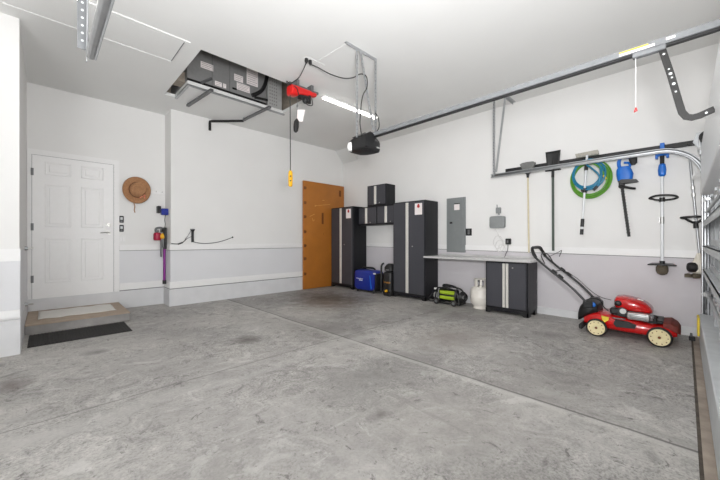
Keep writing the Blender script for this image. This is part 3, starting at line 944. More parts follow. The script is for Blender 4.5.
# straw hat on its rack
t = thing('hook_rail', 'thin white hook rail on the wall behind the straw hat', 'hook rail', (1.15, YD, 1.93))
obj('backboard', MB().box(0.865, 1.47, YD - 0.012, YD, 1.90, 1.945, 0.003), M['trim'], t)
for x in (0.90, 1.10, 1.22, 1.36, 1.45):
    obj('hook', MB().tube([(x, YD - 0.012, 1.935), (x, YD - 0.035, 1.93), (x, YD - 0.045, 1.945)], 0.004, 6), M['chrome'], t)
t = thing('straw_hat', 'brown woven straw hat with brown band hanging on the wall right of the door', 'hat', (1.075, YD - 0.06, 1.92))
def hatp(r, a, h):
    wav = 0.012 * math.sin(2 * a + 0.6) * (r / 0.2) ** 2
    return (1.075 + r * 0.98 * math.cos(a) + h * 0.35, YD - 0.045 - h - wav, 1.925 + r * 1.1 * math.sin(a) + h * 0.3)
b = MB()
N_ = 40
R = []
for r, h in ((0.198, 0.012), (0.185, 0.022), (0.16, 0.02), (0.135, 0.012), (0.112, 0.006), (0.106, 0.02), (0.10, 0.06), (0.085, 0.088), (0.055, 0.098), (0.02, 0.095), (0.001, 0.094)):
    R.append([b.bm.verts.new(hatp(r, 2 * math.pi * k / N_, h)) for k in range(N_)])
for p, q in zip(R, R[1:]):
    for k in range(N_):
        b.bm.faces.new((p[k], p[(k + 1) % N_], q[(k + 1) % N_], q[k]))
o = obj('crown_and_brim', b, M['straw'], t)
o.modifiers.new('thick', 'SOLIDIFY').thickness = 0.005
b = MB()
b.tube([hatp(0.108, 2 * math.pi * k / 40, 0.024) for k in range(40)], 0.009, 6, closed=True)
hbnd = obj('hat_band', b, M['straw_dark'], t)
b = MB()
for ang, r, rr in ((-40, 0.125, 0.02), (-48, 0.15, 0.014), (-58, 0.115, 0.013), (-70, 0.12, 0.012)):
    p = hatp(r, math.radians(ang), 0.035)
    b.ball(p, rr, rr, rr, 10)
obj('flower', b, M['pink'], hbnd)
b = MB()
b.tube(smooth_path([(1.04, YD - 0.05, 1.72), (1.055, YD - 0.04, 1.66), (1.05, YD - 0.03, 1.60), (1.06, YD - 0.03, 1.56)]), 0.007, 6)
obj('chin_cord', b, M['straw'], t)

# keypads and switch
for z, lab in ((1.442, 'black framed wall keypad right of the door, the upper one'), (1.296, 'black framed wall keypad right of the door, the lower one')):
    t = thing('wall_keypad', lab, 'keypad', (0.882, YD, z), 'keypads beside the door')
    obj('frame', MB().box(0.852, 0.912, YD - 0.018, YD, z - 0.055, z + 0.055, 0.006), M['black_plastic'], t)
    obj('face', MB().box(0.866, 0.898, YD - 0.021, YD - 0.016, z - 0.01, z + 0.034, 0.004), M['screen'], t)
    obj('key', MB().box(0.868, 0.896, YD - 0.022, YD - 0.016, z - 0.042, z - 0.022, 0.003), M['galv_dark'], t)
t = thing('light_switch', 'white double light switch plate below the wall keypads', 'switch', (0.88, YD, 1.12))
obj('cover_plate', MB().box(0.845, 0.935, YD - 0.006, YD, 1.06, 1.18, 0.002), M['white_plastic'], t)
for x in (0.872, 0.908):
    obj('rocker', MB().box(x - 0.012, x + 0.012, YD - 0.010, YD - 0.004, 1.09, 1.15, 0.002), M['trim'], t)
# small latch cups on the wall edge by the hinge side
for z, lab in ((1.005, 'small metal gate catch on wall edge beside the upper door hinges'), (0.325, 'small metal gate catch near the bottom door hinge')):
    t = thing('gate_catch', lab, 'gate catch', (-0.17, 5.6, z))
    b = MB()
    b.cyl((-0.174, 5.6, z), (-0.145, 5.6, z), 0.026, 0.02, n=14)
    obj('cup', b, M['galv'], t)
    obj('pin', MB().cyl((-0.145, 5.6, z), (-0.10, 5.6, z), 0.009, n=10), M['chrome'], t)

# stick vacuum on its dock
FX = 1.48
t = thing('stick_vacuum', 'cordless stick vacuum with purple wand and crimson bin hung at the wall corner', 'vacuum cleaner', (1.44, 6.22, 1.2))
b = MB()
b.box(1.43, FX, 6.19, 6.25, 0.95, 1.32, 0.008)
b.box(1.40, 1.44, 6.16, 6.28, 1.24, 1.30, 0.008)
obj('dock', b, M['black_plastic'], t)
b = MB()
b.lathe([(0.0, 0), (0.05, 0.002), (0.056, 0.02), (0.056, 0.10), (0.045, 0.13), (0.0, 0.135)], (1.345, 6.22, 1.10), (0, 0, 1), 20)
obj('dust_bin', b, M['crimson'], t)
b = MB()
b.cyl((1.38, 6.22, 1.165), (1.435, 6.22, 1.175), 0.046, 0.05, n=18)
obj('cyclone', b, M['yellow'], t)
b = MB()
b.tube(smooth_path([(1.44, 6.22, 1.29), (1.39, 6.22, 1.315), (1.33, 6.22, 1.30), (1.32, 6.22, 1.26)]), 0.017, 10)
b.box(1.31, 1.365, 6.19, 6.25, 1.235, 1.285, 0.01)
b.tube([(1.43, 6.22, 1.18), (1.44, 6.22, 0.98)], 0.026, 12)
obj('handle', b, M['galv_dark'], t)
obj('wand', MB().cyl((1.45, 6.22, 0.42), (1.45, 6.22, 0.96), 0.02, n=14), M['purple'], t)
obj('wand_end', MB().cyl((1.45, 6.22, 0.36), (1.45, 6.22, 0.425), 0.027, n=14), M['black_plastic'], t)
b = MB()
b.box(1.39, 1.415, 6.20, 6.24, 0.82, 1.12, 0.006)
obj('crevice_nozzle', b, M['galv_dark'], t)
t = thing('vacuum_charger', 'blue and black charger block above the stick vacuum', 'charger', (1.46, 6.2, 1.6))
obj('charger_body', MB().box(1.395, FX + 0.02, 6.16, 6.24, 1.53, 1.64, 0.01), M['blue'], t)
obj('rear_plug', MB().box(1.37, 1.42, 6.30, YD, 1.57, 1.69, 0.006), M['black_plastic'], t)
obj('plug_link', MB().box(1.385, 1.43, 6.22, 6.32, 1.58, 1.62, 0.004), M['black_plastic'], t)
obj('lead', MB().tube(smooth_path([(1.46, 6.19, 1.535), (1.45, 6.2, 1.45), (1.46, 6.21, 1.38), (1.455, 6.22, 1.31)]), 0.005, 6), M['cord'], t)

# black hand tool on a nail, with cord along the wall
t = thing('hanging_hand_tool', 'black T-shaped hand tool hanging on the white wall beside the thin cord', 'hand tool', (1.83, YA, 1.2))
b = MB()
b.cyl((1.83, YA - 0.022, 1.07), (1.83, YA - 0.022, 1.25), 0.02, n=14)
b.cyl((1.83, YA - 0.022, 1.25), (1.83, YA - 0.022, 1.285), 0.02, 0.036, n=14)
obj('body', b, M['black_plastic'], t)
obj('head', MB().cyl((1.83, YA - 0.022, 1.285), (1.83, YA - 0.022, 1.30), 0.038, n=16), M['galv_dark'], t)
obj('lanyard', MB().tube(smooth_path([(1.81, YA - 0.012, 1.28), (1.76, YA - 0.01, 1.18), (1.71, YA - 0.01, 1.12), (1.78, YA - 0.01, 1.15), (1.82, YA - 0.012, 1.17)]), 0.003, 6), M['cord'], t)
t = thing('bungee_cord', 'thin black cord curving along the white wall to a hook at right', 'cord', (1.9, YA, 1.06))
obj('strand', MB().tube(smooth_path([(1.50, YA - 0.026, 1.045), (1.60, YA - 0.026, 1.04), (1.66, YA - 0.026, 1.055), (1.74, YA - 0.012, 1.13)]), 0.007, 6), M['cord'], t)
obj('strand', MB().tube(smooth_path([(1.84, YA - 0.018, 1.075), (1.93, YA - 0.014, 1.055), (2.05, YA - 0.012, 1.045), (2.22, YA - 0.012, 1.06), (2.38, YA - 0.012, 1.10), (2.53, YA - 0.012, 1.155)]), 0.006, 6), M['cord'], t)
obj('end_hook', MB().ball((2.535, YA - 0.014, 1.158), 0.016, n=12), M['black_plastic'], t)
obj('strand_grip', MB().cyl((1.60, YA - 0.03, 1.035), (1.67, YA - 0.03, 1.065), 0.012, n=10), M['black_plastic'], t)

# amber board leaning in the corner
BX0, BX1, BY, BZ1 = 4.09, 5.30, 5.965, 2.435
t = thing('amber_board', 'large amber coated board standing upright in the back corner', 'board', (4.7, BY, 0))
b = MB().box(BX0, BX1, BY - 0.02, BY + 0.02, 0.005, BZ1, 0.01, 2).mark()
for z in (2.27, 1.94, 1.625, 1.29, 0.98, 0.69, 0.35):
    b.prism([(BX0 + 0.01, z + 0.035), (BX0 + 0.075, z + 0.03), (BX0 + 0.085, z), (BX0 + 0.07, z - 0.03), (BX0 + 0.01, z - 0.035)], lambda u, v, d: (u, d, v), BY - 0.0215, BY - 0.015)
b.box(5.13, 5.20, BY - 0.0215, BY - 0.015, 2.17, 2.32)
b.box(4.60, 4.655, BY - 0.0215, BY - 0.015, 1.48, 1.74, 0.0)
b.box(4.655, 4.66, BY - 0.0215, BY - 0.015, 1.22, 1.27)
b.done()
obj('sheet', b, M['orange_board'], t, m2=M['brown_mark'])
b = MB()
b.bar((4.40, BY - 0.021, 1.89), (4.85, BY - 0.021, 1.955), 0.002, 0.008)
b.bar((4.26, BY - 0.021, 1.64), (4.40, BY - 0.021, 1.70), 0.002, 0.010)
b.bar((4.62, BY - 0.021, 2.03), (4.68, BY - 0.021, 2.04), 0.002, 0.012)
b.bar((4.40, BY - 0.021, 1.88), (4.44, BY - 0.021, 1.90), 0.002, 0.022)
b.bar((4.33, BY - 0.021, 1.60), (4.36, BY - 0.021, 1.53), 0.002, 0.010)
b.bar((4.37, BY - 0.021, 1.55), (4.39, BY - 0.021, 1.57), 0.002, 0.012)
obj('scratch', b, M['pale_scratch'], t)

# ================================================================== CABINETS ALONG THE RIGHT WALL
XW = XB - 0.03   # backs stand just off the baseboard
def cabinet(name, label, cat, fx, y0, y1, z0, z1, group, feet=False, sticker=False, hw=0.045, xw=XW, twin=False):
    """two-door steel cabinet; the doors look towards -x, the left door is at larger y"""
    t = thing(name, label, cat, ((fx + xw) / 2, (y0 + y1) / 2, z0), group)
    zb = z0 + (0.07 if feet else 0.0)
    b = MB()
    b.box(fx + 0.018, xw, y0, y1, zb, z1, 0.003)
    obj('body', b, M['cab_body'], t)
    g = 0.006
    m_ = (y0 + y1) / 2
    e = 0.022
    dz0, dz1 = zb + 0.035, z1 - 0.022
    dl = obj('door', MB().box(fx, fx + 0.018, m_ + g / 2, y1 - e, dz0, dz1, 0.003), M['cab_door'], t)
    dr = obj('door', MB().box(fx, fx + 0.018, y0 + e, m_ - g / 2, dz0, dz1, 0.003), M['cab_door'], t)
    b = MB()
    if twin:
        b.box(fx - 0.014, fx + 0.002, m_ + 0.006, m_ + hw, dz0 + 0.004, dz1 - 0.004, 0.003)
        h2 = MB(); h2.box(fx - 0.014, fx + 0.002, m_ - hw, m_ - 0.004, dz0 + 0.004, dz1 - 0.004, 0.003)
        obj('handle_strip', h2, M['alu'], dr)
    else:
        b.box(fx - 0.014, fx + 0.002, m_ - 0.01, m_ + hw + 0.005, dz0 + 0.004, dz1 - 0.004, 0.003)
    obj('handle_strip', b, M['alu'], dl)
    lz = zb + (z1 - zb) * (0.88 if twin else 0.52 if z1 - zb > 1 else 0.14)
    ly = m_ - 0.10
    obj('lock', MB().cyl((fx - 0.006, ly, lz), (fx + 0.001, ly, lz), 0.011, n=12), M['chrome'], dr)
    if sticker:
        s0, s1 = y0 + e + 0.035, y0 + e + 0.195
        b = MB().box(fx - 0.0016, fx + 0.001, s0, s1, z1 - 0.265, z1 - 0.055).mark()
        b.cyl((fx - 0.0024, (s0 + s1) / 2, z1 - 0.11), (fx - 0.0012, (s0 + s1) / 2, z1 - 0.11), 0.03, n=18)
        b.cyl((fx - 0.0024, (s0 + s1) / 2, z1 - 0.085), (fx - 0.0012, (s0 + s1) / 2, z1 - 0.085), 0.02, n=18)
        b.done()
        obj('notice', b, M['paper'], dr, label='white paper notice with a red round mark', m2=M['red_print'])
    if feet:
        obj('plinth', MB().box(fx + 0.02, xw - 0.02, y0 + 0.01, y1 - 0.01, zb - 0.03, zb), M['cab_body'], t)
        for yy, ii in ((y0, 1), (y1, -1)):
            for xx in (fx + 0.015, xw - 0.13):
                b = MB()
                b.prism([(yy, zb), (yy + ii * 0.13, zb), (yy + ii * 0.10, zb - 0.035), (yy + ii * 0.06, z0), (yy, z0)], lambda u, v, d: (d, u, v), xx, xx + 0.025)
                b.box(xx, xx + 0.11, yy if ii > 0 else yy - 0.02, yy + 0.02 if ii > 0 else yy, z0, zb)
                obj('foot', b, M['black_plastic'], t)
    return t
GC = 'charcoal garage cabinets'
cabinet('tall_cabinet', 'tall charcoal two-door cabinet standing against the amber board', 'cabinet', 4.87, 5.18, 5.94, 0.0, 1.862, GC, True, True)
cabinet('tall_cabinet', 'tall charcoal two-door cabinet beside the worktop, nearest to the breaker panel', 'cabinet', 4.87, 3.285, 4.03, 0.0, 1.835, GC, True, True)
cabinet('wall_cabinet', 'low wall cabinet above the blue generator, next to the amber board side cabinet', 'cabinet', 5.03, 4.612, 5.172, 1.43, 1.832, GC, xw=XB)
cabinet('wall_cabinet', 'low wall cabinet above the black pressure washer, between the tall cabinets', 'cabinet', 5.03, 4.04, 4.606, 1.43, 1.832, GC, xw=XB)
cabinet('wall_cabinet', 'small black cabinet sitting on top of the row of wall cabinets', 'cabinet', 5.03, 4.35, 4.895, 1.834, 2.285, GC, xw=XB)
cabinet('base_cabinet', 'low charcoal base cabinet under the right end of the steel worktop', 'cabinet', 4.85, 1.555, 2.165, 0.0, 0.785, GC, True, False, hw=0.042, twin=True, xw=5.27)
t = thing('worktop', 'long stainless steel worktop from the tall cabinet to over the base cabinet', 'worktop', (5.05, 2.35, 0.8))
obj('slab', MB().box(4.81, XB - 0.007, 1.50, 3.28, 0.787, 0.823, 0.005), M['steel_top'], t)
obj('rear_lip', MB().box(XB - 0.028, XB - 0.019, 1.50, 3.28, 0.823, 0.85, 0.002), M['steel_top'], t)

# ------------------------------------------------------------------ blue generator
t = thing('portable_generator', 'blue suitcase generator with black ends on floor between the tall cabinets', 'generator', (5.0, 4.74, 0))
b = MB()
b.loft([se_ring((x, 4.765, 0.25 + dz), hy, hz, 6, 28, axis='x') for x, hy, hz, dz in ((4.80, 0.25, 0.18, 0.01), (4.815, 0.29, 0.205, 0.01), (4.95, 0.30, 0.215, 0.015), (5.10, 0.29, 0.205, 0.01), (5.12, 0.25, 0.16, 0))])
shell = obj('shell', b, M['blue'], t)
b = MB()
b.box(4.83, 5.10, 4.43, 4.52, 0.09, 0.41, 0.02, 2)
obj('control_end', b, M['black_plastic'], t)
b = MB()
b.box(4.82, 5.10, 4.47, 5.06, 0.03, 0.085, 0.015)
obj('base_tray', b, M['black_plastic'], t)
for y in (4.52, 5.0):
    for x in (4.85, 5.07):
        obj('foot', MB().cyl((x, y, 0), (x, y, 0.04), 0.022, n=12), M['rubber'], t)
b = MB()
b.tube(smooth_path([(4.95, 4.95, 0.45), (4.95, 4.92, 0.505), (4.95, 4.80, 0.515), (4.95, 4.62, 0.51), (4.95, 4.56, 0.45)]), 0.02, 10)
obj('carry_handle', b, M['black_plastic'], t)
b = MB()
b.box(4.805, 4.83, 4.44, 4.50, 0.40, 0.43, 0.005)
obj('latch', b, M['white_plastic'], t)
b = MB()
b.prism([(4.575, 0.37), (4.59, 0.37), (4.555, 0.10), (4.53, 0.10)], lambda u, v, d: (d, u, v), 4.792, 4.812)
obj('side_stripe', b, M['tool_blue'], shell)
text_mesh('Westinghouse', 0.035, 0.002, M['white_print'], (4.797, 4.885, 0.285), (0, -1, 0), (0, 0, 1), 'lettering', t)
b = MB()
b.box(4.796, 4.80, 4.80, 4.90, 0.243, 0.262)
obj('model_line', b, M['white_print'], t)

# ------------------------------------------------------------------ black upright pressure washer
t = thing('pressure_washer', 'black upright pressure washer with amber lettering beside the blue generator', 'pressure washer', (4.95, 4.12, 0))
b = MB()
b.loft([se_ring((4.93, 4.15, z), hx, hy, 4, 24, axis='z') for z, hx, hy in ((0.06, 0.08, 0.08), (0.08, 0.11, 0.105), (0.25, 0.115, 0.115), (0.38, 0.105, 0.11), (0.46, 0.10, 0.10), (0.48, 0.06, 0.06))])
obj('motor_body', b, M['black_plastic'], t)
b = MB()
b.loft([se_ring((4.94, 4.145, z), hx, hy, 3, 24, axis='z') for z, hx, hy in ((0.47, 0.07, 0.08), (0.50, 0.11, 0.105), (0.56, 0.11, 0.105), (0.61, 0.07, 0.085), (0.635, 0.03, 0.05))])
obj('hose_reel', b, M['black_plastic'], t)
b = MB()
b.tube([(4.86, 4.325, 0.06), (4.86, 4.32, 0.45), (4.86, 4.315, 0.58), (4.87, 4.30, 0.62), (4.89, 4.27, 0.635)], 0.02, 10)
b.tube([(4.86, 4.32, 0.12), (4.90, 4.20, 0.12)], 0.018, 8)
b.tube([(4.86, 4.315, 0.42), (4.90, 4.20, 0.42)], 0.018, 8)
obj('spray_lance', b, M['black_metal'], t)
for y in (4.06, 4.24):
    b = MB()
    b.cyl((4.90, y - 0.02, 0.06), (4.90, y + 0.02, 0.06), 0.06, n=20)
    obj('wheel', b, M['rubber'], t)
obj('front_bumper', MB().box(4.80, 4.86, 4.05, 4.22, 0.0, 0.05, 0.01), M['black_plastic'], t)
obj('yellow_cap', MB().cyl((4.835, 4.145, 0.10), (4.79, 4.145, 0.10), 0.03, 0.025, n=14), M['yellow'], t, label='round yellow cap')
obj('olive_plate', MB().box(4.83, 4.85, 4.10, 4.18, 0.50, 0.53, 0.004), M['galv_dark'], t)
text_mesh('STANLEY', 0.042, 0.002, M['gold_print'], (4.812, 4.125, 0.265), (0, -1, 0), (0, 0, 1), 'lettering', t)

# ------------------------------------------------------------------ lime machine
t = thing('compact_pressure_washer', 'lime green and black electric machine on floor under the worktop', 'pressure washer', (5.0, 2.85, 0))
b = MB()
for z, hz in ((0.205, 0.038), (0.12, 0.038)):
    b.loft([se_ring((4.97, y, z), hx, hz, 3, 20) for y, hx in ((3.01, 0.05), (2.99, 0.085), (2.86, 0.095), (2.74, 0.085), (2.72, 0.05))])
obj('shell', b, M['lime'], t)
b = MB()
b.loft([se_ring((4.98, y, 0.16), hx, 0.10, 3, 20) for y, hx in ((3.02, 0.07), (2.98, 0.085), (2.76, 0.085), (2.70, 0.06))])
obj('core', b, M['black_plastic'], t)
b = MB()
for x in (4.87, 5.08):
    b.tube(smooth_path([(x, 3.07, 0.025), (x, 3.06, 0.15), (x, 3.02, 0.27), (x, 2.93, 0.285), (x, 2.78, 0.28), (x, 2.68, 0.25), (x, 2.63, 0.15), (x, 2.62, 0.025)]), 0.014, 8)
b.tube([(4.87, 2.93, 0.285), (5.08, 2.93, 0.285)], 0.014, 8)
b.tube([(4.87, 3.07, 0.03), (5.08, 3.07, 0.03)], 0.014, 8)
b.tube([(4.87, 2.62, 0.03), (5.08, 2.62, 0.03)], 0.014, 8)
b.tube([(4.87, 3.07, 0.03), (4.87, 2.62, 0.03)], 0.014, 8)
b.tube([(5.08, 3.07, 0.03), (5.08, 2.62, 0.03)], 0.014, 8)
obj('cage_frame', b, M['black_metal'], t)
b = MB()
b.tube(smooth_path([(4.97, 2.97, 0.30), (4.97, 2.96, 0.325), (4.97, 2.86, 0.33), (4.97, 2.72, 0.30), (4.97, 2.70, 0.27)]), 0.016, 8)
b.tube([(4.87, 2.93, 0.285), (4.97, 2.97, 0.30), (5.08, 2.93, 0.285)], 0.012, 8)
obj('carry_handle', b, M['black_plastic'], t)
for x in (4.85, 5.10):
    for y in (2.70, 3.03):
        b = MB()
        b.cyl((x - 0.016, y, 0.052), (x + 0.016, y, 0.052), 0.052, n=20)
        wl = obj('wheel', b, M['rubber'], t)
        obj('hub', MB().cyl((x - 0.02, y, 0.052), (x + 0.02, y, 0.052), 0.026, n=14), M['galv_dark'], wl)
b = MB()
for k in range(4):
    b.ring((4.95, 2.60 - k * 0.012, 0.15), (0.25, 1, 0.1), 0.09 - 0.008 * k, 0.011, 28, 8)
obj('hose_coil', b, M['black_plastic'], t)
b = MB()
b.cyl((4.93, 3.07, 0.25), (4.90, 3.11, 0.25), 0.022, n=12)
b.box(4.89, 4.95, 3.05, 3.12, 0.10, 0.19, 0.01)
obj('inlet_fitting', b, M['silver'], t)
b = MB()
b.tube(smooth_path([(4.90, 3.10, 0.2), (4.87, 3.18, 0.1), (4.92, 3.22, 0.02), (5.0, 3.15, 0.014), (5.1, 3.0, 0.014)]), 0.010, 8)
obj('supply_hose', b, M['black_plastic'], t)

# ------------------------------------------------------------------ propane tank
TX, TY = 5.06, 2.34
t = thing('propane_tank', 'off-white propane tank on the floor left of the base cabinet', 'gas tank', (TX, TY, 0))
b = MB()
b.lathe([(0.0, 0.03), (0.07, 0.032), (0.125, 0.055), (0.152, 0.10), (0.155, 0.14), (0.155, 0.175), (0.157, 0.18), (0.157, 0.186), (0.155, 0.19), (0.155, 0.27), (0.15, 0.30), (0.125, 0.335), (0.075, 0.358), (0.0, 0.362)], (TX, TY, 0), n=40)
obj('cylinder', b, M['tank_white'], t)
b = MB()
b.lathe([(0.105, 0.0), (0.112, 0.0), (0.112, 0.065), (0.105, 0.065)], (TX, TY, 0), n=32)
obj('foot_ring', b, M['tank_white'], t)
b = MB()
for a0, a1 in ((140, 178), (200, 218), (242, 330)):
    n_ = 8
    for k in range(n_):
        p = math.radians(a0 + (a1 - a0) * k / n_); q = math.radians(a0 + (a1 - a0) * (k + 1) / n_)
        cpt = lambda r, a_, z: (TX + r * math.cos(a_), TY + r * math.sin(a_), z)
        vs = [b.bm.verts.new(cpt(r, a_, z)) for a_ in (p, q) for r in (0.094, 0.099) for z in (0.335, 0.475)]
        for fc in ((0, 1, 3, 2), (4, 6, 7, 5), (0, 4, 5, 1), (2, 3, 7, 6), (1, 5, 7, 3), (0, 2, 6, 4)):
            b.bm.faces.new([vs[i] for i in fc])
b.ring((TX, TY, 0.472), (0, 0, 1), 0.097, 0.007, 36, 8)
obj('collar', b, M['tank_white'], t)
b = MB()
b.cyl((TX, TY, 0.35), (TX, TY, 0.43), 0.022, n=14)
b.cyl((TX, TY, 0.43), (TX, TY, 0.455), 0.04, n=18)
b.cyl((TX, TY, 0.395), (TX - 0.06, TY - 0.02, 0.395), 0.018, n=12)
obj('valve', b, M['galv_dark'], t)

# ------------------------------------------------------------------ breaker panel, outlet, controller
t = thing('breaker_panel', 'grey electrical breaker panel door on the right wall above the worktop', 'breaker panel', (XB, 2.92, 1.38))
obj('cover', MB().box(XB - 0.02, XB, 2.735, 3.11, 0.885, 1.875, 0.004), M['panel_grey'], t)
obj('door', MB().box(XB - 0.027, XB - 0.018, 2.785, 3.10, 0.91, 1.85, 0.003), M['panel_grey'], t)
lb = obj('label', MB().box(XB - 0.0285, XB - 0.026, 2.845, 2.95, 1.65, 1.755), M['paper'], t, label='white label')
obj('label_heading', MB().box(XB - 0.0295, XB - 0.028, 2.84, 2.955, 1.757, 1.772), M['dark_metal'], lb)
obj('latch', MB().box(XB - 0.032, XB - 0.026, 2.985, 3.04, 1.405, 1.44, 0.003), M['black_plastic'], t)
t = thing('wall_outlet', 'black outlet cover on the wall at right of the breaker panel', 'outlet', (XB, 2.68, 1.25))
obj('cover_plate', MB().box(XB - 0.008, XB, 2.625, 2.735, 1.185, 1.31, 0.003), M['black_plastic'], t)
obj('socket', MB().box(XB - 0.011, XB - 0.006, 2.66, 2.70, 1.205, 1.29, 0.004), M['galv_dark'], t)
t = thing('irrigation_controller', 'grey wall-mounted controller box above the steel worktop', 'controller', (XB, 2.165, 1.4))
b = MB()
b.loft([se_ring((x, 2.165, 1.40), hy, hz, 7, 28, axis='x') for x, hy, hz in ((XB, 0.122, 0.10), (XB - 0.06, 0.122, 0.10), (XB - 0.075, 0.116, 0.094), (XB - 0.08, 0.10, 0.08))])
obj('housing', b, M['box_grey'], t)
obj('lid_edge', MB().box(XB - 0.081, XB - 0.078, 2.08, 2.085, 1.33, 1.47), M['panel_grey'], t)
t = thing('plug_adapter', 'grey plug adapter with short antenna on wall above the controller box', 'plug adapter', (XB, 2.155, 1.6))
b = MB()
b.box(XB - 0.05, XB, 2.115, 2.19, 1.545, 1.64, 0.006)
b.box(XB - 0.055, XB - 0.02, 2.13, 2.15, 1.52, 1.56, 0.004)
obj('body', b, M['box_grey'], t)
obj('antenna', MB().cyl((XB - 0.02, 2.175, 1.63), (XB - 0.02, 2.178, 1.69), 0.007, n=8), M['galv_dark'], t)
obj('controller_wire', MB().tube(smooth_path([(XB - 0.04, 2.21, 1.305), (XB - 0.02, 2.17, 1.22), (XB - 0.012, 2.13, 1.13), (XB - 0.012, 2.06, 1.08)]), 0.004, 6), M['white_cord'],
    label='thin pale wire running down from the grey controller box', cat='wire')
b = MB()
for k in range(3):
    cy, cz, r_ = 2.16 - 0.03 * k, 1.07 - 0.06 * k, 0.075 - 0.008 * k
    b.tube(smooth_path([(XB - 0.022 - 0.006 * k, cy + r_ * math.cos(a_ + k), cz + r_ * 1.4 * math.sin(a_ + k)) for a_ in [q * 0.55 for q in range(14)]]), 0.0035, 6)
b.tube(smooth_path([(XB - 0.022, 2.14, 1.0), (XB - 0.03, 2.11, 0.93), (XB - 0.05, 2.10, 0.86), (XB - 0.07, 2.11, 0.828)]), 0.004, 6)
obj('wire_tangle', b, M['white_cord'], label='tangle of pale low-voltage wires on the wall below the controller box', cat='wire')
t = thing('power_adapter', 'black power adapter plugged in low on the wall, right of the wire tangle', 'power adapter', (XB, 2.0, 1.08))
obj('body', MB().box(XB - 0.05, XB, 1.955, 2.035, 1.035, 1.13, 0.008), M['black_plastic'], t)
obj('pin_mark', MB().box(XB - 0.052, XB - 0.048, 1.985, 2.01, 1.06, 1.10), M['galv_dark'], t)
obj('lead', MB().tube(smooth_path([(XB - 0.025, 2.0, 1.04), (XB - 0.03, 2.005, 0.95), (XB - 0.04, 2.03, 0.88), (XB - 0.06, 2.04, 0.828)]), 0.005, 6), M['cord'], t)

# ================================================================== TOOL RAIL AND TOOLS
t = thing('tool_rail', 'long black tool rail on the right wall that the garden tools hang from', 'tool rail', (XB, 0.95, 2.2))
obj('rail', MB().box(XB - 0.03, XB, -0.14, 2.04, 2.195, 2.255, 0.004), M['black_metal'], t)
for y in (1.92, 1.69, 1.35, 0.93, 0.87, 0.52, 0.20, -0.02):
    b = MB()
    b.tube([(XB - 0.02, y, 2.20), (XB - 0.07, y, 2.195), (XB - 0.085, y, 2.21)], 0.006, 8)
    obj('hook', b, M['black_metal'], t)

# broom
t = thing('broom', 'broom with grey fan head and pale pole, leftmost tool on the rail', 'broom', (5.27, 1.69, 1.5))
b = MB()
b.prism([(1.62, 2.195), (1.76, 2.195), (1.80, 2.275), (1.77, 2.295), (1.69, 2.30), (1.61, 2.295), (1.58, 2.275)], lambda u, v, d: (d, u, v), 5.25, 5.30)
obj('bristles', b, M['grey_bristle'], t)
b = MB()
b.loft([se_ring((5.275, 1.69, z), hx, hy, 4, 16, axis='z') for z, hx, hy in ((2.06, 0.014, 0.014), (2.11, 0.016, 0.02), (2.15, 0.02, 0.05), (2.20, 0.025, 0.07))])
obj('ferrule', b, M['black_plastic'], t)
obj('pole', MB().cyl((5.275, 1.69, 2.08), (5.275, 1.675, 0.915), 0.012, n=12), M['wood_pole'], t)

# dark shovel
t = thing('snow_shovel', 'black square shovel hung head-up with dark green pole', 'shovel', (5.27, 1.35, 1.6))
b = MB()
poly = [(1.265, 2.165), (1.42, 2.165), (1.445, 2.39), (1.43, 2.405), (1.255, 2.395)]
V = []
for j in range(7):
    v = j / 6
    z = 2.165 + 0.235 * v
    hw_ = 0.078 + 0.02 * v
    V.append([b.bm.verts.new((5.275 - 0.02 * (1 - (2 * u - 1) ** 2) + 0.03 * (2 * u - 1) ** 2 * -1 + 0.02, 1.347 + (2 * u - 1) * hw_, z)) for u in [q / 8 for q in range(9)]])
for j in range(6):
    for i in range(8):
        b.bm.faces.new((V[j][i], V[j][i + 1], V[j + 1][i + 1], V[j + 1][i]))
o = obj('blade', b, M['black_plastic'], t)
o.modifiers.new('thick', 'SOLIDIFY').thickness = 0.006
b = MB()
b.box(5.255, 5.295, 1.25, 1.45, 2.115, 2.135, 0.005)
b.cyl((5.275, 1.352, 2.02), (5.275, 1.348, 2.28), 0.02, 0.014, n=12)
obj('socket', b, M['black_plastic'], t)
obj('pole', MB().cyl((5.275, 1.347, 0.95), (5.275, 1.351, 2.1), 0.017, n=12), M['green_pole'], t)

# squeegee / snow brush on white telescopic pole
t = thing('telescopic_brush', 'grey wide brush on a white telescopic pole, hanging in front of the hoses', 'brush', (5.2, 0.93, 1.7))
b = MB()
b.prism([(0.80, 2.24), (1.05, 2.235), (1.06, 2.29), (0.81, 2.30)], lambda u, v, d: (d, u, v), 5.20, 5.255)
obj('brush_head', b, M['tan_bristle'], t)
b = MB()
for k in range(16):
    b.box(5.195, 5.20, 0.815 + k * 0.0148, 0.82 + k * 0.0148, 2.245, 2.255)
obj('head_slot', b, M['galv_dark'], t)
pA, pB = Vector((5.205, 0.925, 2.25)), Vector((5.19, 0.985, 1.18))
lerp = lambda k: pA + (pB - pA) * k
obj('pole', MB().cyl(lerp(0), lerp(0.72), 0.014, n=12).cyl(lerp(0.7), lerp(0.94), 0.011, n=12), M['white_tube'], t)
b = MB()
b.cyl(lerp(0.10), lerp(0.19), 0.022, n=12)
b.cyl(lerp(0.415), lerp(0.47), 0.026, n=12)
b.cyl(lerp(0.80), lerp(0.90), 0.021, n=12)
b.cyl(lerp(0.93), lerp(1.0), 0.020, n=12)
obj('grip', b, M['black_plastic'], t)
obj('clamp', MB().box(5.18, 5.23, 0.92, 0.99, 1.765, 1.80, 0.006), M['black_plastic'], t)

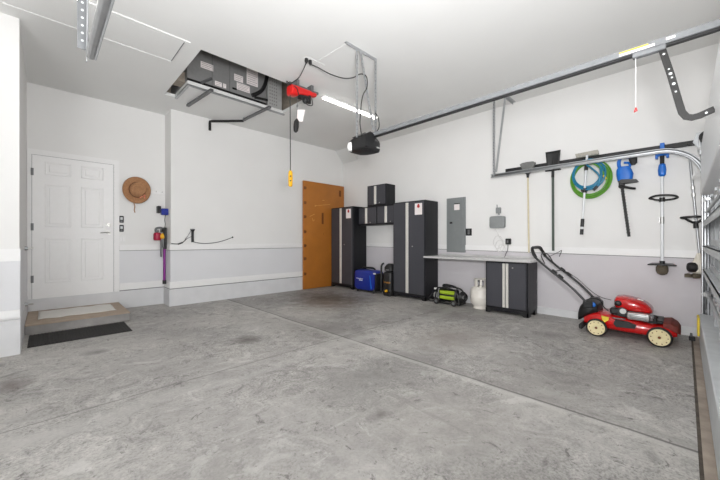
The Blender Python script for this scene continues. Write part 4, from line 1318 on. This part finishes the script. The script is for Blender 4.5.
# garden hoses
def hose(name, label, m_, cy, cz, R0, loops, seed, tail):
    rnd = random.Random(seed)
    pts = []
    n = 22
    x = XB - 0.055
    for l in range(loops):
        rr = R0 + rnd.uniform(-0.026, 0.018)
        oy, oz = rnd.uniform(-0.018, 0.018), rnd.uniform(-0.02, 0.012)
        xx = x - 0.018 * l if l < 4 else x - 0.018 * (l - 3) - 0.006
        for k in range(n):
            a_ = 2 * math.pi * k / n + math.pi / 2
            pts.append((xx - 0.018 * k / n, cy + oy + rr * 0.93 * math.cos(a_), cz + oz + (0.02 - rr * 0) + rr * 1.04 * math.sin(a_)))
    pts += tail
    b = MB()
    b.tube(smooth_path(pts, 2), 0.0105, 8)
    t = thing(name, label, 'hose', (XB - 0.06, cy, cz), 'coiled garden hoses')
    obj('coil', b, m_, t)
    return t
hg = hose('garden_hose', 'green garden hose in a wide coil hanging on the rail', M['hose_green'], 0.895, 1.915, 0.232, 6, 3, [(5.22, 0.86, 2.13), (5.215, 0.78, 2.05), (5.21, 0.74, 1.95)])
obj('coupling', MB().cyl((5.21, 0.745, 1.955), (5.21, 0.725, 1.90), 0.016, n=12), M['decal_yellow'], hg)
ht = hose('garden_hose', 'teal blue garden hose coiled inside the green hose', M['hose_teal'], 0.92, 1.975, 0.185, 5, 11, [(5.17, 0.80, 1.98), (5.17, 0.78, 1.88), (5.17, 0.80, 1.80)])
for o_ in (ht,):
    o_.location.x -= 0.035
obj('coupling', MB().cyl((5.17, 0.80, 1.81), (5.17, 0.845, 1.76), 0.017, n=12), M['black_plastic'], ht)

# hedge trimmer, blade down
t = thing('hedge_trimmer', 'blue and black cordless hedge trimmer hanging blade-down right of the hoses', 'hedge trimmer', (5.24, 0.53, 1.8))
b = MB()
b.loft([se_ring((5.245, y, z), 0.035, hy, 3, 18, axis='z') for y, z, hy in ((0.54, 1.84, 0.05), (0.535, 1.87, 0.075), (0.535, 1.94, 0.085), (0.545, 2.0, 0.075), (0.55, 2.04, 0.05))])
obj('motor_body', b, M['tool_blue'], t)
b = MB()
b.tube(smooth_path([(5.245, 0.575, 2.0), (5.245, 0.595, 2.07), (5.245, 0.585, 2.14), (5.245, 0.54, 2.165), (5.245, 0.50, 2.15)]), 0.02, 10)
b.tube(smooth_path([(5.245, 0.50, 2.0), (5.245, 0.485, 2.05), (5.245, 0.50, 2.08), (5.245, 0.545, 2.09)]), 0.014, 8)
obj('rear_handle', b, M['tool_blue'], t)
b = MB()
b.loft([se_ring((5.245, y, z), 0.035, hy, 4, 16, axis='z') for y, z, hy in ((0.455, 2.05, 0.02), (0.45, 2.07, 0.035), (0.46, 2.15, 0.045), (0.475, 2.17, 0.03))])
obj('battery', b, M['dark_metal'], t)
b = MB()
b.prism([(0.60, 1.845), (0.56, 1.87), (0.42, 1.855), (0.405, 1.835), (0.42, 1.825), (0.55, 1.82)], lambda u, v, d: (d, u, v), 5.16, 5.28)
b.tube(smooth_path([(5.17, 0.585, 1.79), (5.15, 0.54, 1.775), (5.15, 0.46, 1.745), (5.17, 0.43, 1.74)]), 0.014, 8)
b.box(5.215, 5.275, 0.535, 0.595, 1.77, 1.86, 0.008)
obj('hand_guard', b, M['black_plastic'], t)
b = MB()
pA, pB = Vector((5.245, 0.565, 1.80)), Vector((5.245, 0.495, 1.15))
b.bar(pA, pB, 0.012, 0.03, up=(0, 1, 0))
dv = (pB - pA)
for k in range(16):
    q = pA + dv * (0.05 + 0.93 * k / 16)
    b.obox(q, (0, 1, 0.1), (1, 0, 0), (0, 0, 1), 0.038, 0.008, 0.012)
obj('blade', b, M['dark_metal'], t)

# string trimmer with blue battery head
t = thing('string_trimmer', 'white shafted string trimmer with blue head, hanging right of the hedge trimmer', 'string trimmer', (5.22, 0.19, 1.5))
SXX = 5.215
obj('shaft', MB().cyl((SXX, 0.19, 0.83), (SXX, 0.19, 1.95), 0.015, n=14), M['white_tube'], t)
b = MB()
b.loft([se_ring((SXX, 0.19, z), r, r, 3, 18, axis='z') for z, r in ((1.86, 0.016), (1.88, 0.034), (1.94, 0.038), (2.0, 0.03), (2.01, 0.02))])
obj('motor_grip', b, M['tool_blue'], t)
obj('neck', MB().cyl((SXX, 0.19, 2.0), (SXX, 0.19, 2.12), 0.02, n=12), M['dark_metal'], t)
b = MB()
b.box(SXX - 0.03, SXX + 0.04, 0.13, 0.25, 2.105, 2.145, 0.008)
b.box(SXX - 0.03, SXX + 0.04, 0.13, 0.155, 2.075, 2.11, 0.005)
b.box(SXX - 0.03, SXX + 0.04, 0.225, 0.25, 2.075, 2.11, 0.005)
obj('battery_mount', b, M['tool_blue'], t)
obj('battery_tab', MB().box(SXX + 0.01, XB - 0.032, 0.17, 0.21, 2.15, 2.262, 0.004), M['tool_blue'], t)
b = MB()
b.tube(smooth_path([(SXX, 0.27 - 0.0, 1.60), (SXX - 0.02, 0.30, 1.61), (SXX - 0.05, 0.25, 1.63), (SXX - 0.06, 0.17, 1.632), (SXX - 0.05, 0.09, 1.62), (SXX - 0.0, 0.06, 1.60), (SXX + 0.02, 0.11, 1.585), (SXX, 0.19, 1.58), (SXX + 0.01, 0.25, 1.59), (SXX, 0.27, 1.60)]), 0.012, 8)
b.cyl((SXX, 0.19, 1.56), (SXX, 0.19, 1.61), 0.026, n=12)
obj('loop_handle', b, M['black_plastic'], t)
b = MB()
b.cyl((SXX, 0.19, 1.30), (SXX, 0.19, 1.38), 0.019, n=12)
b.tube([(SXX, 0.215, 1.31), (SXX, 0.215, 1.38)], 0.006, 6)
obj('coupler', b, M['silver'], t)
b = MB()
b.loft([[(SXX - 0.11 + 0.03 * abs(u), 0.19 + 0.125 * u, 0.815 - 0.008 * abs(u) + dz) for u in (-1, -0.6, -0.2, 0.2, 0.6, 1)] + [(SXX + 0.05, 0.19 + 0.09 * u, 0.82 + dz) for u in (1, 0.6, 0.2, -0.2, -0.6, -1)] for dz in (0.0, 0.012)])
b.cyl((SXX, 0.19, 0.80), (SXX, 0.19, 0.86), 0.024, n=12)
obj('guard', b, M['black_metal'], t)
b = MB()
b.lathe([(0.02, 0.12), (0.045, 0.115), (0.056, 0.09), (0.056, 0.05), (0.045, 0.02), (0.02, 0.005), (0.0, 0.0)], (SXX, 0.19, 0.69), n=24)
obj('spool_head', b, M['grass_stain'], t)

# second trimmer, partly behind the door
t = thing('string_trimmer', 'grey string trimmer with cream motor end, hanging by the garage door edge', 'string trimmer', (5.22, -0.08, 1.5))
pA, pB = Vector((5.245, -0.035, 2.10)), Vector((5.245, -0.115, 0.95))
obj('shaft', MB().cyl(pA, pB, 0.012, n=12), M['galv'], t)
for k in (0.33, 0.40):
    q = pA + (pB - pA) * k
    obj('clamp', MB().cyl(q, q + (pB - pA) * 0.035, 0.018, n=10), M['silver'], t)
b = MB()
b.tube(smooth_path([(5.20, 0.0, 1.355), (5.16, 0.03, 1.36), (5.13, -0.03, 1.365), (5.13, -0.10, 1.365), (5.17, -0.15, 1.36), (5.23, -0.15, 1.35)]), 0.013, 8)
b.tube(smooth_path([(5.20, 0.0, 1.355), (5.21, -0.04, 1.32), (5.235, -0.085, 1.30), (5.23, -0.13, 1.33), (5.23, -0.15, 1.35)]), 0.013, 8)
b.cyl((5.245, -0.088, 1.24), (5.245, -0.084, 1.32), 0.022, n=12)
obj('loop_handle', b, M['black_plastic'], t)
b = MB()
b.loft([se_ring((5.245, y, z), hx, hy, 3, 18, axis='z') for y, z, hx, hy in ((-0.105, 0.72, 0.03, 0.03), (-0.10, 0.75, 0.055, 0.05), (-0.10, 0.84, 0.06, 0.05), (-0.105, 0.90, 0.035, 0.03), (-0.11, 0.96, 0.015, 0.015))])
obj('motor_cover', b, M['off_white'], t)
b = MB()
b.lathe([(0.0, 0), (0.045, 0.003), (0.055, 0.02), (0.055, 0.06), (0.04, 0.075), (0.0, 0.08)], (5.19, -0.02, 0.80), (0.3, -1, 0), 20)
obj('air_filter_cap', b, M['dark_metal'], t)
b = MB()
b.lathe([(0.0, 0), (0.03, 0.003), (0.036, 0.02), (0.036, 0.05), (0.0, 0.06)], (5.22, -0.09, 0.675), (0, 0, 1), 16)
b.lathe([(0.0, 0), (0.03, 0.003), (0.03, 0.04), (0.0, 0.05)], (5.22, -0.025, 0.68), (0, 0, 1), 16)
obj('fuel_cap', b, M['grass_stain'], t)

# ================================================================== LAWN MOWER
MX0, MX1 = 4.56, 5.08
MC = (MX0 + MX1) / 2
t = thing('lawn_mower', 'red push lawn mower with cream wheels on the floor under the tools', 'lawn mower', (MC, 0.5, 0))
b = MB()
rings = []
for y, hw_, z0, z1 in ((0.86, 0.17, 0.10, 0.24), (0.80, 0.20, 0.085, 0.262), (0.66, 0.245, 0.075, 0.262), (0.5, 0.25, 0.07, 0.235), (0.34, 0.25, 0.07, 0.215), (0.20, 0.24, 0.075, 0.205), (0.10, 0.21, 0.08, 0.195), (0.055, 0.16, 0.09, 0.17)):
    rings.append(se_ring((MC, y, (z0 + z1) / 2), hw_, (z1 - z0) / 2, 4, 28))
b.loft(rings)
deck = obj('deck', b, M['red_paint'], t)
b = MB()
b.prism([(0.565, 0.165), (0.55, 0.215), (0.43, 0.205), (0.37, 0.185), (0.38, 0.145), (0.54, 0.135)], lambda u, v, d: (d, u, v), MX0 - 0.012, MX0 + 0.05)
obj('side_discharge_flap', b, M['black_plastic'], deck)
b = MB()
b.prism([(0.675, 0.235), (0.605, 0.225), (0.612, 0.195), (0.645, 0.165), (0.668, 0.195)], lambda u, v, d: (d, u, v), MX0 - 0.002, MX0 + 0.03)
obj('decal', b, M['decal_yellow'], deck, label='yellow shield decal')
b = MB()
b.prism([(0.58, 0.232), (0.48, 0.232), (0.46, 0.225), (0.56, 0.222)], lambda u, v, d: (d, u, v), MX0 + 0.004, MX0 + 0.03)
obj('deck_stripe', b, M['galv_dark'], deck)
# front nose: black bumper and dusty headlight bar
b = MB()
b.loft([se_ring((MC, y, z), hx, hz, 4, 20) for y, z, hx, hz in ((0.16, 0.20, 0.20, 0.04), (0.10, 0.20, 0.21, 0.05), (0.055, 0.175, 0.20, 0.045), (0.03, 0.15, 0.16, 0.03))])
obj('front_apron', b, M['dusty_red'], t)
b = MB()
b.box(MC - 0.16, MC + 0.16, 0.16, 0.24, 0.21, 0.245, 0.01)
b.cyl((MX0 + 0.08, 0.225, 0.235), (MX0 + 0.08, 0.225, 0.275), 0.02, n=12)
b.ball((MX0 + 0.08, 0.225, 0.285), 0.028, 0.028, 0.02)
b.box(MX0 + 0.06, MX0 + 0.10, 0.20, 0.32, 0.215, 0.235, 0.006)
obj('height_lever', b, M['black_plastic'], t)
# wheels
for y, r, sgn in ((0.715, 0.10, 0), (0.185, 0.102, 1)):
    for x in (MX0 - 0.03, MX1 + 0.03):
        w_ = obj('wheel', MB().lathe([(0.05, -0.022), (r - 0.012, -0.024), (r - 0.002, -0.016), (r, 0.0), (r - 0.002, 0.016), (r - 0.012, 0.024), (0.05, 0.022)], (x, y, r), (1, 0, 0), 36), M['rubber'], t)
        b = MB()
        b.lathe([(0.02, -0.026), (0.03, -0.030), (r * 0.62, -0.026), (r * 0.80, -0.029), (r * 0.83, -0.024), (r * 0.83, 0.024), (r * 0.80, 0.029), (r * 0.62, 0.026), (0.03, 0.030), (0.02, 0.026)], (x, y, r), (1, 0, 0), 36)
        hb_ = obj('hub', b, M['cream'], w_)
        b = MB()
        b.cyl((x - 0.034, y, r), (x + 0.034, y, r), 0.013, n=14)
        for k in range(10):
            a_ = 2 * math.pi * k / 10
            b.cyl((x - 0.0283, y + 0.064 * r / 0.1 * math.cos(a_), r + 0.064 * r / 0.1 * math.sin(a_)), (x + 0.0283, y + 0.064 * r / 0.1 * math.cos(a_), r + 0.064 * r / 0.1 * math.sin(a_)), 0.0055, n=8)
        obj('hub_bolt', b, M['brown_mark'], hb_)
# engine
b = MB()
b.box(MC - 0.14, MC + 0.14, 0.30, 0.60, 0.22, 0.33, 0.02)
b.cyl((MX0 + 0.08, 0.50, 0.30), (MX0 + 0.15, 0.50, 0.30), 0.045, n=18)
b.box(MX0 + 0.08, MX0 + 0.16, 0.53, 0.61, 0.255, 0.33, 0.015)
eng = obj('engine_block', b, M['black_plastic'], t)
obj('carburettor', MB().cyl((MX0 + 0.07, 0.49, 0.305), (MX0 + 0.10, 0.49, 0.305), 0.03, n=16), M['silver'], eng)
b = MB()
rings = []
for y, hw_, z0, z1 in ((0.575, 0.12, 0.335, 0.435), (0.56, 0.15, 0.315, 0.452), (0.51, 0.17, 0.305, 0.462), (0.44, 0.175, 0.295, 0.455), (0.36, 0.17, 0.292, 0.437), (0.30, 0.16, 0.292, 0.405), (0.265, 0.145, 0.295, 0.37), (0.25, 0.11, 0.30, 0.345)):
    rings.append(se_ring((MC, y, (z0 + z1) / 2), hw_, (z1 - z0) / 2, 3.2, 24))
b.loft(rings)
cov = obj('engine_cover', b, M['red_paint'], t)
b = MB()
b.ball((MC - 0.165, 0.535, 0.385), 0.02, 0.035, 0.032)
obj('cover_vent', b, M['black_plastic'], cov)
b = MB()
b.obox((MC - 0.06, 0.35, 0.437), (1, 0, 0), (0, 1, 0.2), (0, -0.2, 1), 0.07, 0.05, 0.004)
obj('cover_badge', b, M['paper'], cov)
b = MB()
b.box(MX0 + 0.05, MX0 + 0.13, 0.265, 0.455, 0.225, 0.305, 0.018, 2)
mf = obj('muffler_guard', b, M['silver'], eng)
b = MB()
for k in range(4):
    b.box(MX0 + 0.045, MX0 + 0.055, 0.29, 0.43, 0.24 + k * 0.016, 0.246 + k * 0.016)
b.tube([(MX0 + 0.07, 0.265, 0.30), (MX0 + 0.06, 0.24, 0.30), (MX0 + 0.06, 0.24, 0.27)], 0.01, 8)
obj('guard_slot', b, M['galv_dark'], mf)
# rear housing
b = MB()
b.loft([se_ring((MC, y, z), hx, hz, 4, 20) for y, z, hx, hz in ((0.72, 0.30, 0.20, 0.05), (0.77, 0.31, 0.23, 0.09), (0.84, 0.28, 0.23, 0.10), (0.90, 0.22, 0.20, 0.09), (0.92, 0.18, 0.17, 0.06))])
rh = obj('rear_chute', b, M['black_plastic'], t)
b = MB()
b.lathe([(0.0, 0), (0.026, 0.0), (0.03, 0.012), (0.02, 0.02), (0.0, 0.022)], (MX0 + 0.055, 0.765, 0.345), (-1, 0, 0), 16)
obj('blue_knob', b, M['tool_blue'], rh, label='blue knob')
b = MB()
b.box(MC - 0.24, MC + 0.24, 0.86, 0.90, 0.04, 0.10, 0.01)
obj('trailing_flap', b, M['rubber'], t)
# handle
b = MB()
nx_, fx_ = MX0 + 0.04, MX1 - 0.04
path = [(nx_, 0.80, 0.335), (nx_, 0.98, 0.53), (nx_, 1.22, 0.73), (nx_, 1.36, 0.855), (nx_ + 0.005, 1.41, 0.915), (nx_ + 0.03, 1.425, 0.985), (nx_ + 0.10, 1.43, 1.01)]
pth = path + [(MC, 1.43, 1.015)] + [(MX0 + MX1 - x, y, z) for x, y, z in reversed(path)]
b.tube(smooth_path(pth, 4), 0.0135, 10)
hd = obj('handle_tube', b, M['black_metal'], t)
b = MB()
b.tube(smooth_path([(nx_ + 0.01, 1.38, 0.875), (nx_ + 0.02, 1.42, 0.955), (nx_ + 0.08, 1.44, 1.0), (MC, 1.445, 1.005)]), 0.02, 10)
b.tube(smooth_path([(fx_ - 0.01, 1.38, 0.875), (fx_ - 0.02, 1.42, 0.955), (fx_ - 0.08, 1.44, 1.0), (MC, 1.445, 1.005)]), 0.02, 10)
obj('foam_grip', b, M['rubber'], hd)
b = MB()
b.tube(smooth_path([(nx_ + 0.03, 1.28, 0.80), (nx_ + 0.06, 1.33, 0.90), (MC, 1.345, 0.93), (fx_ - 0.06, 1.33, 0.90), (fx_ - 0.03, 1.28, 0.80)]), 0.006, 8)
b.tube(smooth_path([(fx_ - 0.02, 1.34, 0.87), (fx_ - 0.02, 1.22, 0.94), (fx_ - 0.06, 1.17, 0.965), (fx_ - 0.06, 1.20, 0.88)]), 0.004, 6)
obj('bail_bar', b, M['black_metal'], hd)
b = MB()
for x, y, z in ((fx_, 1.10, 0.645), (fx_ - 0.02, 1.17, 0.705), (nx_ + 0.03, 1.17, 0.70), (nx_ + 0.03, 1.10, 0.645)):
    b.obox((x, y, z), (1, 0, 0), (0, 1, 0.83), (0, -0.83, 1), 0.04, 0.07, 0.035, 0.006)
b.tube([(nx_ + 0.03, 1.17, 0.705), (fx_ - 0.02, 1.17, 0.705)], 0.008, 8)
obj('control_lever', b, M['black_plastic'], hd)
b = MB()
b.tube(smooth_path([(fx_ - 0.02, 1.16, 0.70), (fx_ - 0.03, 1.0, 0.60), (fx_ - 0.06, 0.86, 0.47), (MC + 0.1, 0.74, 0.40), (MC, 0.62, 0.39)]), 0.004, 6)
b.tube(smooth_path([(MX0 + 0.06, 0.85, 0.38), (MX0 + 0.05, 0.76, 0.42), (MX0 + 0.05, 0.69, 0.40), (MX0 + 0.06, 0.66, 0.33), (MX0 + 0.08, 0.62, 0.29)]), 0.006, 6)
obj('cable', b, M['cord'], t)
for x in (nx_, fx_):
    obj('handle_bracket', MB().box(x - 0.015, x + 0.015, 0.76, 0.86, 0.30, 0.38, 0.01), M['black_metal'], t)

# photo-eye sensor near the door foot
t = thing('safety_sensor', 'small black door safety sensor low beside the garage door foot', 'sensor', (5.1, -0.04, 0.06))
b = MB()
b.box(5.05, 5.11, -0.08, -0.03, 0.0, 0.045, 0.005)
obj('body', b, M['black_plastic'], t)
obj('arm', MB().box(5.06, XB - 0.026, -0.06, -0.04, 0.02, 0.035), M['galv_dark'], t)
